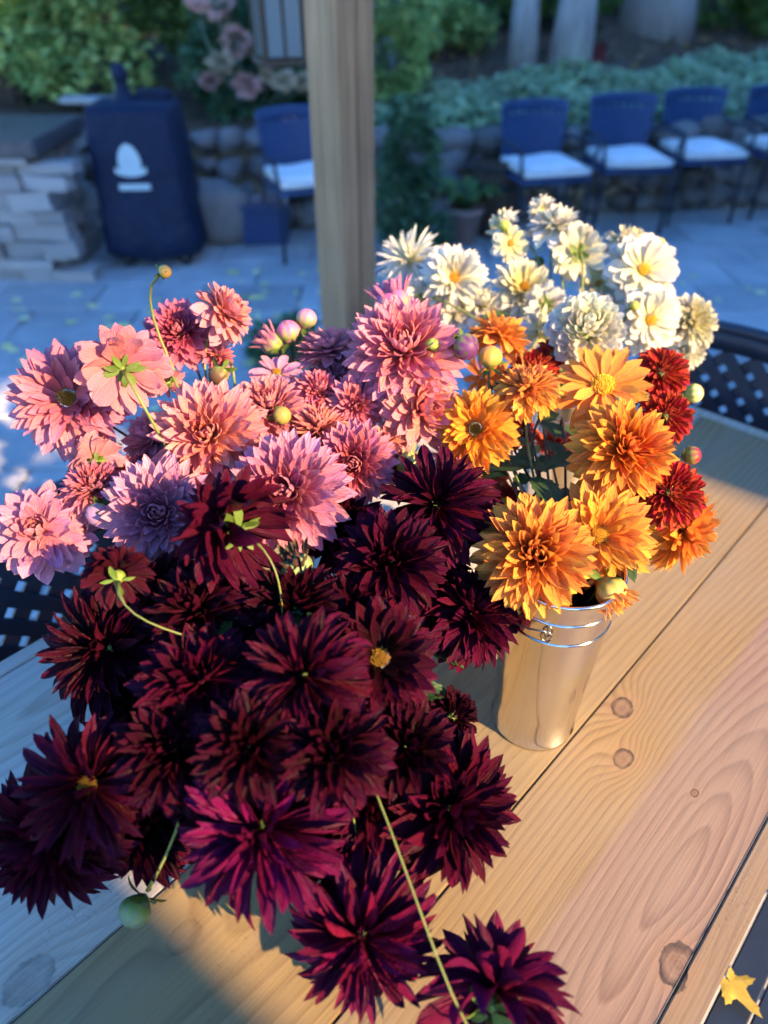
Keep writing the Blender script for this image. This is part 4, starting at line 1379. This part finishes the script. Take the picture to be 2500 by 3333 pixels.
D('dark', 'dark', 275, 2560, 460, .25, (.0, .2, .9), 'shaggy', (0.085, 0.004, 0.016), (0.04, 0.0014, 0.012), 'maroon dahlia with curled reddish inner petals and a pale green heart', nmul=0.85, disc='b')
D('dark', 'dark', 150, 2740, 450, .17, (-.25, -.2, .6), 'dark', DI, DO, 'purplish black dahlia below the one with curled reddish petals', nmul=1.1)
D('dark', 'dark', 850, 2700, 560, .245, (-.02, .12, .95), 'shaggy', (0.13, 0.003, 0.050), (0.085, 0.002, 0.038), 'hugest magenta burgundy dahlia hanging low over the table', nmul=1.3)
D('dark', 'dark', 1215, 2620, 310, .20, (.1, .1, .8), 'dark', DI, DR, 'narrow burgundy dahlia squeezed between the low hanging ones')
D('dark', 'dark', 1180, 3060, 490, .155, (.0, -.05, .9), 'shaggy', (0.13, 0.003, 0.034), (0.085, 0.002, 0.030), 'crimson burgundy dahlia resting almost on the table under the hugest one', nmul=1.15, leaves=0)
D('dark', 'dark', 1610, 3215, 480, .12, (.20, .25, -.65), 'dark', (0.09, 0.002, 0.040), (0.13, 0.003, 0.056), 'purple burgundy dahlia seen from behind on a long arching stem', sep=6, nmul=0.6, leaves=0)
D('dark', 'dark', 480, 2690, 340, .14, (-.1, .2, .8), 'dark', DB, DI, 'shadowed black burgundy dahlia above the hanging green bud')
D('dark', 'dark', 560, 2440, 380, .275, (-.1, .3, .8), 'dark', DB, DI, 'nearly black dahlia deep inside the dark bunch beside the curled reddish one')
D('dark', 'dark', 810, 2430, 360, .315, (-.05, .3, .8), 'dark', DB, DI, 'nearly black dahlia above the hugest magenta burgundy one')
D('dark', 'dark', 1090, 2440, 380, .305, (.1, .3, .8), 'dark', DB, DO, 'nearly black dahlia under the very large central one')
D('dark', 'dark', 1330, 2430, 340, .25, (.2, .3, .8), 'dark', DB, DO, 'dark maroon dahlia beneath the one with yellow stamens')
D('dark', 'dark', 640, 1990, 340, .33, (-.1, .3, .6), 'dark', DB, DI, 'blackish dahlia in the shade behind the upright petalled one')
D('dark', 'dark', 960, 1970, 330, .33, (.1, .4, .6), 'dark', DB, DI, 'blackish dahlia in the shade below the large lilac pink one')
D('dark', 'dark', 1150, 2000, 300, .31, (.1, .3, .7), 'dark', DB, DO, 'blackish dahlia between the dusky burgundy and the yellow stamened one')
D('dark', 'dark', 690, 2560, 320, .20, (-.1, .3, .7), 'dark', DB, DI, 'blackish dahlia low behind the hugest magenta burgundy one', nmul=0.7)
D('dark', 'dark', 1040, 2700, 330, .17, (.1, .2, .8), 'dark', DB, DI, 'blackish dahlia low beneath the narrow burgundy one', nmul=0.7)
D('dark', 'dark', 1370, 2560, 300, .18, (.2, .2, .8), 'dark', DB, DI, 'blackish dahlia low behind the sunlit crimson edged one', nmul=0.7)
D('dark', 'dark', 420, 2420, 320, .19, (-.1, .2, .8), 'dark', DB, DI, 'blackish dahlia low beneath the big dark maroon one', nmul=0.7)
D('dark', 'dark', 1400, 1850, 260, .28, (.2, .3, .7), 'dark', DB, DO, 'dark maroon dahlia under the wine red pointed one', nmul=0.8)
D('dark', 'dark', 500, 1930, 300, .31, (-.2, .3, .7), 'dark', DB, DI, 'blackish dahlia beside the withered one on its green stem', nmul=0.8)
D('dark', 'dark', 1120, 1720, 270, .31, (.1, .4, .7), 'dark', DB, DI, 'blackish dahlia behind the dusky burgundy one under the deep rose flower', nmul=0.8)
bud('dark', 965, 1850, 120, .35, (-.2, .5, .3), (0.20, 0.26, 0.10), 'green opened bud on a curling stem in the burgundy shade', tips=(0.12, 0.10, 0.06), sepn=8, mat='dark')
bud('dark', 440, 2965, 112, .11, (-.45, -.75, .3), (0.16, 0.20, 0.12), 'pale green bud hanging over the table seam under the dark flowers')

# =================================================================== GARDEN
def foliage_mat(name, c1, c2, trans=0.3, rough=0.5, spec=0.4):
    n = N(name)
    g = n.new('ShaderNodeNewGeometry')
    f = g.outputs['Random Per Island']
    big = n.noise(n.coords('Object'), 2.2, 2)
    col = n.mix(f, c1, c2)
    hsv = n.new('ShaderNodeHueSaturation')
    n.put(hsv.inputs['Color'], col)
    n.put(hsv.inputs['Value'], n.maprange(big, 0.3, 0.7, 0.75, 1.2))
    n.set(color=hsv.outputs[0], rough=rough, spec=spec)
    n.translucent(hsv.outputs[0], trans)
    return n.m


M['fol_lime'] = foliage_mat('foliage_lime', (0.11, 0.27, 0.08), (0.52, 0.64, 0.22))
M['fol_green'] = foliage_mat('foliage_green', (0.06, 0.14, 0.03), (0.17, 0.28, 0.07))
M['fol_ivy'] = foliage_mat('foliage_ivy', (0.32, 0.48, 0.28), (0.58, 0.70, 0.44))
M['fol_teal'] = foliage_mat('foliage_teal', (0.04, 0.11, 0.06), (0.12, 0.24, 0.12))
M['fol_litter'] = foliage_mat('leaf_litter', (0.06, 0.035, 0.02), (0.30, 0.20, 0.07), 0.05, 0.8)
M['pinkhead'] = foliage_mat('hydrangea_pink', (0.66, 0.36, 0.34), (0.80, 0.56, 0.50), 0.2, 0.7)
M['creamhead'] = foliage_mat('hydrangea_cream', (0.52, 0.42, 0.28), (0.62, 0.55, 0.42), 0.2, 0.7)
M['bark'] = plain_wood('bark_dark', (0.035, 0.028, 0.024), (0.10, 0.08, 0.07), (6, 6, 1.2), 0.9)
M['bark_pale'] = plain_wood('bark_pale', (0.26, 0.26, 0.26), (0.46, 0.45, 0.44), (6, 6, 1.2), 0.9)


def cloud(name, pts, size, seed, up=0.5, jit=0.35, flat=0.6):
    """one mesh of small folded leaves at pts (n,3)"""
    rr = np.random.default_rng(seed)
    n_ = len(pts)
    d = rr.normal(size=(n_, 3)); d[:, 2] = d[:, 2] * flat
    d /= np.linalg.norm(d, axis=1)[:, None]
    nn = rr.normal(size=(n_, 3)); nn[:, 2] += up * 3
    s_ = np.cross(d, nn); s_ /= np.linalg.norm(s_, axis=1)[:, None] + 1e-9
    nn = np.cross(s_, d)
    L = size * (1 + rr.uniform(-jit, jit, n_))[:, None]
    v = np.stack([pts - d * L * 0.5, pts + s_ * L * 0.30 + nn * L * 0.10, pts + d * L * 0.5 - nn * L * 0.08, pts - s_ * L * 0.30 + nn * L * 0.10], 1).reshape(-1, 3)
    me = bpy.data.meshes.new(name)
    me.vertices.add(4 * n_)
    me.vertices.foreach_set('co', v.astype(np.float32).ravel())
    me.loops.add(6 * n_)
    idx = (np.array([0, 1, 2, 0, 2, 3])[None, :] + 4 * np.arange(n_)[:, None]).ravel()
    me.loops.foreach_set('vertex_index', idx.astype(np.int32))
    me.polygons.add(2 * n_)
    me.polygons.foreach_set('loop_start', (3 * np.arange(2 * n_)).astype(np.int32))
    me.update(calc_edges=True)
    me.validate()
    return me


def blob_pts(blobs, n_, seed, shell=0.55):
    rr = np.random.default_rng(seed)
    out = []
    tot = sum(b_[3] * b_[4] * b_[5] for b_ in blobs)
    for (x, y, z, a, b_, c) in blobs:
        k = int(n_ * a * b_ * c / tot) + 5
        d = rr.normal(size=(k, 3)); d /= np.linalg.norm(d, axis=1)[:, None]
        rad_ = rr.uniform(shell ** 3, 1, k) ** (1 / 3)
        # uneven outline
        rad_ *= 1 + 0.22 * np.sin(4 * d[:, 0] + x * 7) * np.cos(5 * d[:, 2] + y * 3) + 0.12 * np.sin(9 * d[:, 1] + z)
        out.append(np.array([x, y, z]) + d * rad_[:, None] * np.array([a, b_, c]))
    return np.concatenate(out)


def shrub(name, x, y, zb, blobs, n_, size, mat, label, group='shrubs on the slope', seed=0, stems=4, cat='shrub'):
    t = empty(name, (x, y, zb), 0, label, cat, group)
    link('foliage', cloud('foliage', blob_pts(blobs, n_, seed), size, seed), mat, t)
    rr = random.Random(seed)
    for k in range(stems):
        b_ = blobs[k % len(blobs)]
        tip = Vector((b_[0] + rr.uniform(-.3, .3) * b_[3], b_[1], b_[2] + b_[5] * 0.4))
        tube('stem', bez(Vector((rr.uniform(-.05, .05), rr.uniform(-.05, .05), -0.05)), Vector((0, 0, tip.z * 0.5)), tip * 0.7, tip, 6), [0.016, .014, .013, .012, .010, .008, .006], M['bark'], t, 6)
    return t


def hill_px(px, py):
    r = ray(px, py)
    t = 4.5
    while t < 40:
        p = Vector((0, 0, CAM_Z)) + r * t
        if p.y > wall_y(p.x) + 0.22 and p.z <= hill(p.x, p.y):
            return p
        t += 0.02
    return p


LAB = ['yellow green leafy shrub behind the stone counter', 'dense lime green shrub behind the covered grill', 'tall green shrub between the hydrangea and the lime shrub',
       'loose light green shrub rising behind the pale board', 'dark green shrub far back above the hydrangea']
spec = [(-3.15, 6.15, 0.75, 'fol_lime', 2600, 0.09), (-2.25, 6.05, 0.7, 'fol_lime', 2400, 0.085), (-1.55, 6.7, 0.85, 'fol_green', 2600, 0.085), (-2.7, 7.0, 1.1, 'fol_green', 4200, 0.10), (-0.9, 7.6, 1.0, 'fol_green', 5000, 0.08)]
for i, (x, y, s_, m_, n_, sz) in enumerate(spec):
    rr = random.Random(i)
    bl = [(rr.uniform(-.45, .45) * s_, rr.uniform(-.25, .25) * s_, s_ * rr.uniform(0.25, 1.15), s_ * rr.uniform(.32, .5), s_ * .36, s_ * rr.uniform(.26, .42)) for _ in range(9)]
    shrub('leafy_shrub', x, y, hill(x, y), bl, n_, sz, M[m_], LAB[i], seed=i + 3)

# hydrangea
HX, HY = -0.95, 5.98
hz = hill(HX, HY)
hyd = empty('hydrangea', (HX, HY, hz), 0, 'hydrangea bush with faded pink flower heads beside the timber post', 'shrub', 'shrubs on the slope')
link('foliage', cloud('foliage', blob_pts([(0, 0.1, .35, .5, .3, .38), (-.25, .1, .25, .3, .25, .25), (.35, .1, .3, .3, .25, .3)], 2600, 77), 0.09, 77), M['fol_teal'], hyd)
for i, (px, py, dd) in enumerate([(770, 135, 105), (872, 168, 80), (722, 205, 75), (705, 15, 100), (808, 275, 85), (925, 262, 65), (682, 265, 60), (985, 262, 60), (945, 398, 50), (640, 5, 60), (870, 245, 45)]):
    p = at_y(px, py, HY - 0.12 - 0.1 * (i % 3))
    rr_ = dd * 5.1 / FPX / 2
    pts_ = blob_pts([(p.x - HX, p.y - HY, p.z - hz, rr_, rr_, rr_ * 0.75)], 170, 90 + i, 0.8)
    h_ = link('flower_head', cloud('flower_head', pts_, 0.045, 90 + i), M['creamhead' if i in (2, 5, 7, 10) else 'pinkhead'], hyd)
    tube('stem', bez(Vector((0.3 * (p.x - HX), 0, -0.04)), Vector((0.4 * (p.x - HX), 0, .2)), Vector((p.x - HX, p.y - HY, (p.z - hz) * 0.5)), Vector((p.x - HX, p.y - HY, p.z - hz)), 7), 0.011, mottled('hydrangea_stem', (0.07, 0.13, 0.11), (0.12, 0.19, 0.15), 9, 0.7, 0.0) if i == 0 else bpy.data.materials['hydrangea_stem'], hyd, 6)

# ivy bed, litter
rr = np.random.default_rng(5)
pts_ = []
while len(pts_) < 16000:
    x = rr.uniform(-0.4, 6.0); d = rr.uniform(-0.12, 0.35 + 0.32 * max(x, 0.2) + 0.15 * math.sin(2.1 * x) + 0.1 * math.sin(5 * x))
    y = wall_y(x) + 0.2 + d
    pts_.append((x, y, (hill(x, y) if d > 0.03 else 0.62 + 0.6 * d) + rr.uniform(0.0, 0.09) + 0.04 * math.sin(7 * x) * math.sin(6 * y)))
tag(link('ivy_ground_cover', cloud('ivy', np.array(pts_), 0.07, 6, 2.0, 0.35, 0.25), M['fol_ivy']), 'pale green ivy carpet spilling over the stone wall', 'ivy', kind='stuff')
pts_ = []
for _ in range(9000):
    x = rr.uniform(-4, 9); y = wall_y(x) + 0.25 + rr.uniform(0.3, 9)
    pts_.append((x, y, hill(x, y) + rr.uniform(0.01, 0.05)))
tag(link('leaf_litter', cloud('litter', np.array(pts_), 0.07, 8, 1.6), M['fol_litter']), 'brown and yellow leaf litter on the slope under the trees', 'leaf litter', kind='stuff')

shrub('ivy_bush', 0.17, 4.72, 0, [(0, 0, .62, .20, .2, .24), (-.06, 0, .35, .20, .2, .28), (.08, .05, .15, .22, .2, .2), (-.02, .05, .82, .16, .15, .14)], 3600, 0.05, M['fol_teal'], 'dark teal leafy bush on the patio right behind the timber post', seed=21)
shrub('leafy_shrub', 0.05, 6.2, hill(0.05, 6.2), [(0, 0, .3, .32, .3, .3), (.15, .1, .55, .25, .25, .25), (-.2, 0, .6, .2, .2, .25)], 3000, 0.055, M['fol_lime'], 'yellow green shrub on the wall above the teal bush', seed=22)
shrub('low_plant', -0.52, 3.22, 0, [(0, 0, .10, .16, .14, .10), (.10, .05, .14, .10, .10, .10)], 700, 0.05, M['fol_teal'], 'low leafy plant growing from the paving near the post', 'patio plants', 23, 2, 'plant')

# potted fern, barrel
n = N('terracotta'); n.set(color=n.ramp(n.noise(n.coords('Object'), 8, 4), [(0.3, (0.30, 0.19, 0.17)), (0.7, (0.42, 0.30, 0.27))]), rough=0.85); M['pot'] = n.m
pf = empty('potted_fern', (0.56, 5.12, 0), 0, 'green fern in a pale clay pot next to the barrel', 'plant', 'patio plants')
link('pot', lathe('pot', [(0, 0), (0.085, 0), (0.12, 0.20), (0.135, 0.20), (0.135, 0.24), (0.118, 0.24), (0.11, 0.19), (0, 0.19)], 28), M['pot'], pf)
for k in range(26):
    a = k * 2.4 + random.uniform(-.2, .2)
    ln = random.uniform(0.22, 0.34)
    V, Fc = [], []
    for i in range(11):
        t = i / 10
        c = Vector((math.cos(a) * ln * t, math.sin(a) * ln * t, 0.2 + 0.36 * math.sin(t * 2.0) * (0.5 + 0.5 * random.random() * 0.3) - 0.05 * t))
        side = Vector((-math.sin(a), math.cos(a), 0)) * (0.045 * math.sin(math.pi * min(1, t * 0.9 + 0.1)) * (1 if i % 2 else 0.55))
        V += [c - side, c + side]
        if i: Fc.append((2 * i - 2, 2 * i, 2 * i + 1, 2 * i - 1))
    link('frond', pydata('frond', V, Fc), M['leaf'] if k % 3 == 0 else bpy.data.materials['foliage_green'], pf)
ba = empty('barrel', (0.80, 5.34, 0), 0, 'dark wooden barrel planter between the fern and the first chair', 'barrel')
for k in range(18):
    a0, a1 = 2 * math.pi * k / 18 + 0.012, 2 * math.pi * (k + 1) / 18 - 0.012
    V, Fc = [], []
    for i in range(7):
        z = 0.50 * i / 6
        r_ = 0.155 + 0.03 * math.sin(math.pi * i / 6)
        for (rr_, aa) in ((r_, a0), (r_, a1), (r_ - 0.018, a1), (r_ - 0.018, a0)):
            V.append((rr_ * math.cos(aa), rr_ * math.sin(aa), z))
        if i:
            q = 4 * i
            for e in range(4):
                Fc.append((q - 4 + e, q - 4 + (e + 1) % 4, q + (e + 1) % 4, q + e))
    q = 24
    Fc += [(3, 2, 1, 0), (q, q + 1, q + 2, q + 3)]
    link('stave', pydata('stave', V, Fc, False), M['oldwood'], ba)
for z in (0.06, 0.17, 0.34, 0.45):
    r_ = 0.158 + 0.03 * math.sin(math.pi * z / 0.5)
    link('hoop', lathe('hoop', [(r_, z - 0.014), (r_ + 0.004, z - 0.014), (r_ + 0.004, z + 0.014), (r_, z + 0.014)], 36), M['black'], ba)
link('soil', lathe('soil', [(0, 0.46), (0.145, 0.46)], 24), M['earth'], ba)

# trees
def tree(px, py, w_px, lean, mat, label, crown_z, seed, fork=None):
    p = hill_px(px, py)
    depth = (p - cam.location).dot(-AX_T)
    r_ = w_px * depth / FPX / 2
    t = empty('garden_tree', p, 0, label, 'tree', 'trees on the slope')
    crown_z += 3.0
    top = Vector((lean * 1.5, 1.2, crown_z))
    path = bez(Vector((0, 0, -0.1)), Vector((lean * 0.1, 0, crown_z * .3)), Vector((lean * 0.7, .1, crown_z * .7)), top, 14)
    rads = [r_ * (1.75 if i == 0 else 1.3 if i == 1 else 1.05 - 0.045 * i) for i in range(15)]
    tube('trunk', path, rads, mat, t, 14)
    rr = random.Random(seed)
    if fork:
        q = path[1]
        tube('trunk', bez(q, q + Vector((fork * .3, 0, .3)), q + Vector((fork * .8, 0, 1.5)), q + Vector((fork, 0, crown_z * .9)), 10), [r_ * (0.8 - .05 * i) for i in range(11)], mat, t, 12)
    blobs = []
    for k in range(6):
        a = rr.uniform(0, 6.28)
        e = top + Vector((math.cos(a) * 1.5, math.sin(a) * 1.5, rr.uniform(-.2, 1.4)))
        tube('limb', bez(path[10 + k % 4], path[12], (top + e) / 2, e, 7), [r_ * .45, r_ * .4, r_ * .36, r_ * .32, r_ * .26, r_ * .2, r_ * .15, r_ * .1], mat, t, 8)
        blobs.append((e.x, e.y, e.z, rr.uniform(.6, 1.0), rr.uniform(.6, 1.0), rr.uniform(.4, .7)))
    link('crown', cloud('crown', blob_pts(blobs, 800, seed), 0.15, seed), M['fol_green'], t)


tree(1535, 118, 52, 0.15, M['bark'], 'thin dark trunked tree on the slope behind the first chair', 5.0, 50)
tree(1700, 205, 62, -0.55, M['bark_pale'], 'pale forked tree on the slope with two thin trunks', 4.6, 51, -1.3)
tree(1850, 212, 88, 0.45, M['bark_pale'], 'pale tree with a flared and leaning base above the ivy', 4.8, 52, 0.9)
tree(2130, 100, 150, 0.1, M['bark_pale'], 'thick grey trunked tree beyond the pale leaning ones', 6.0, 53)
tree(2440, 40, 70, 0.2, M['bark'], 'slim tree farther up the slope past the thick trunk', 5.5, 54)
tree(55, 330, 58, -0.35, M['bark'], 'slim leaning tree behind the stone counter', 4.4, 55)
for i, (px, py, s_) in enumerate([(1800, 45, .55), (2330, 30, .6), (1440, 150, .45), (2480, 70, .5), (1330, 90, .5), (1640, 20, .6), (2000, 10, .7)]):
    p = hill_px(px, py + 40)
    rr = random.Random(i + 70)
    bl = [(rr.uniform(-.6, .6) * s_, rr.uniform(-.3, .3), s_ * rr.uniform(0.2, 0.9), s_ * .5, s_ * .4, s_ * .35) for _ in range(5)]
    shrub('leafy_shrub', p.x, p.y, p.z, bl, 1500, 0.07, M['fol_green' if i != 2 else 'fol_lime'],
          ['green shrub between the pale trunks', 'green shrub behind the thick grey trunk', 'yellow green shrub beside the thin dark trunk', 'green shrub under the slim tree up the slope',
           'green shrub on the slope beside the blue grey garden post', 'far green shrub seen behind the forked tree', 'far green shrub between leaning tree and thick trunk'][i], seed=80 + i)
# blue-grey garden post on the slope
p = hill_px(1243, 235)
gp = empty('garden_post', p, R(15), 'blue grey painted garden post with a flat cap on the slope', 'post')
M['bluepaint'] = plain_wood('blue_paint', (0.16, 0.22, 0.32), (0.24, 0.30, 0.40))
link('shaft', box_mesh('shaft', 0.20, 0.20, 1.9, 0.006, 1, (0, 0, 0.9)), M['bluepaint'], gp)
link('cap', box_mesh('cap', 0.26, 0.26, 0.05, 0.006, 1, (0, 0, 1.875)), M['bluepaint'], gp)
# little red birdhouse standing by the leaning tree
p = hill_px(1935, 205)
bh = empty('birdhouse', p, R(10), 'small dark red birdhouse on the ground beside the leaning tree', 'birdhouse')
M['redpaint'] = mottled('dark_red_paint', (0.10, 0.015, 0.02), (0.15, 0.03, 0.03), 10, 0.6, 0.1)
V = [(-.06, -.06, -.02), (.06, -.06, -.02), (.06, .06, -.02), (-.06, .06, -.02), (-.06, -.06, .11), (.06, -.06, .11), (.06, .06, .11), (-.06, .06, .11), (0, -.06, .16), (0, .06, .16)]
link('box', pydata('box', V, [(0, 1, 5, 8, 4), (3, 7, 9, 6, 2), (0, 4, 7, 3), (1, 2, 6, 5)], False), M['redpaint'], bh)
for s_ in (-1, 1):
    o = link('roof_board', box_mesh('roof_board', 0.105, 0.16, 0.01, 0.002, 1), M['oldwood'], bh)
    o.location = (s_ * 0.036, 0, 0.146); o.rotation_euler = (0, s_ * R(39.8), 0)

# unseen building added so its shadow lies over the patio (its corner lets the low sun reach the table)
wdir = Vector((-SUN_AZ.y, SUN_AZ.x, 0))
edge = wdir * 1.34
corner = edge + SUN_AZ * 4.2
hs_ = empty('added_house', corner, math.atan2(wdir.y, wdir.x), 'long grey clapboard building added out of view to shade the patio', 'added_house')
M['siding'] = mottled('grey_siding', (0.26, 0.28, 0.31), (0.32, 0.34, 0.37), 3, 0.7, 0.1)
M['rooftile'] = mottled('roof_shingle', (0.04, 0.04, 0.045), (0.09, 0.085, 0.085), 8, 0.9, 0.4)
M['trim'] = mottled('white_trim', (0.7, 0.7, 0.68), (0.76, 0.76, 0.74), 5, 0.6, 0.0)
M['pane'] = N('window_glass').set(color=(0.03, 0.04, 0.05), rough=0.05, spec=0.6).m
HL, HD, HH = 15.0, 5.0, 6.1
link('wall', box_mesh('wall', HL, HD, HH, 0, 1, (HL / 2, -HD / 2, HH / 2 - 0.06)), M['siding'], hs_)
V = [(-.02, .35, HH - .1), (HL + .3, .35, HH - .1), (HL + .3, -HD - .35, HH - .1), (-.02, -HD - .35, HH - .1), (-.02, -HD / 2, HH + 1.6), (HL + .3, -HD / 2, HH + 1.6)]
link('roof', pydata('roof', V, [(0, 1, 5, 4), (2, 3, 4, 5), (1, 2, 5), (3, 0, 4), (0, 3, 2, 1)], False), M['rooftile'], hs_)
for k in range(23):
    link('siding_board', box_mesh('siding_board', HL - 0.02, 0.03, 0.235, 0.004, 1, (HL / 2, 0.0165, 0.14 + k * 0.262)), M['siding'], hs_)
for zc in (1.7,):
    for k in range(5):
        f_ = link('window', box_mesh('window', 1.1, 0.06, 1.4, 0.01, 1, (1.8 + k * 2.8, 0.06, zc)), M['trim'], hs_)
        link('pane', box_mesh('pane', 0.92, 0.02, 1.22, 0, 1, (1.8 + k * 2.8, 0.09, zc)), M['pane'], f_)

# unseen shed added on the sunny side to block light; its shadow edge crosses the table's corner
n_s = Vector((-SUN_AZ.y, SUN_AZ.x, 0))
sh_c = n_s * 0.125 + SUN_AZ * 4.0
shd = empty('added_shed', sh_c, math.atan2(n_s.y, n_s.x), 'tall brown board shed added out of view to shade the table corner', 'shed')
SL, SD, SH = 2.6, 1.8, 3.7
for k in range(18):
    link('wall_board', box_mesh('wall_board', SL / 18 - 0.004, 0.03, SH, 0.003, 1, (-SL + (k + 0.5) * SL / 18, 0, SH / 2)), M['oldwood'], shd)
link('wall', box_mesh('wall', SL - 0.04, SD, SH - 0.02, 0, 1, (-SL / 2, -SD / 2 - 0.03, SH / 2)), M['oldwood'], shd)
link('roof', box_mesh('roof', SL + 0.02, SD + 0.3, 0.06, 0.01, 1, (-SL / 2 - 0.02, -SD / 2, SH + 0.032)), M['rooftile'], shd)

# unseen roof and fascia added to cut off sun passing above the flowers
wk = empty('added_roof', n_s * 0.085 + SUN_AZ * 4.1, math.atan2(n_s.y, n_s.x), 'timber roof added out of view to cap the sun above the flowers', 'roof')
link('fascia', box_mesh('fascia', 1.26, 0.06, 1.30, 0.01, 1, (0.63, 0.0, 4.49)), M['oldwood'], wk)
link('roof_panel', box_mesh('roof_panel', 1.26, 1.2, 0.08, 0.01, 1, (0.63, -0.63, 4.4)), M['rooftile'], wk)
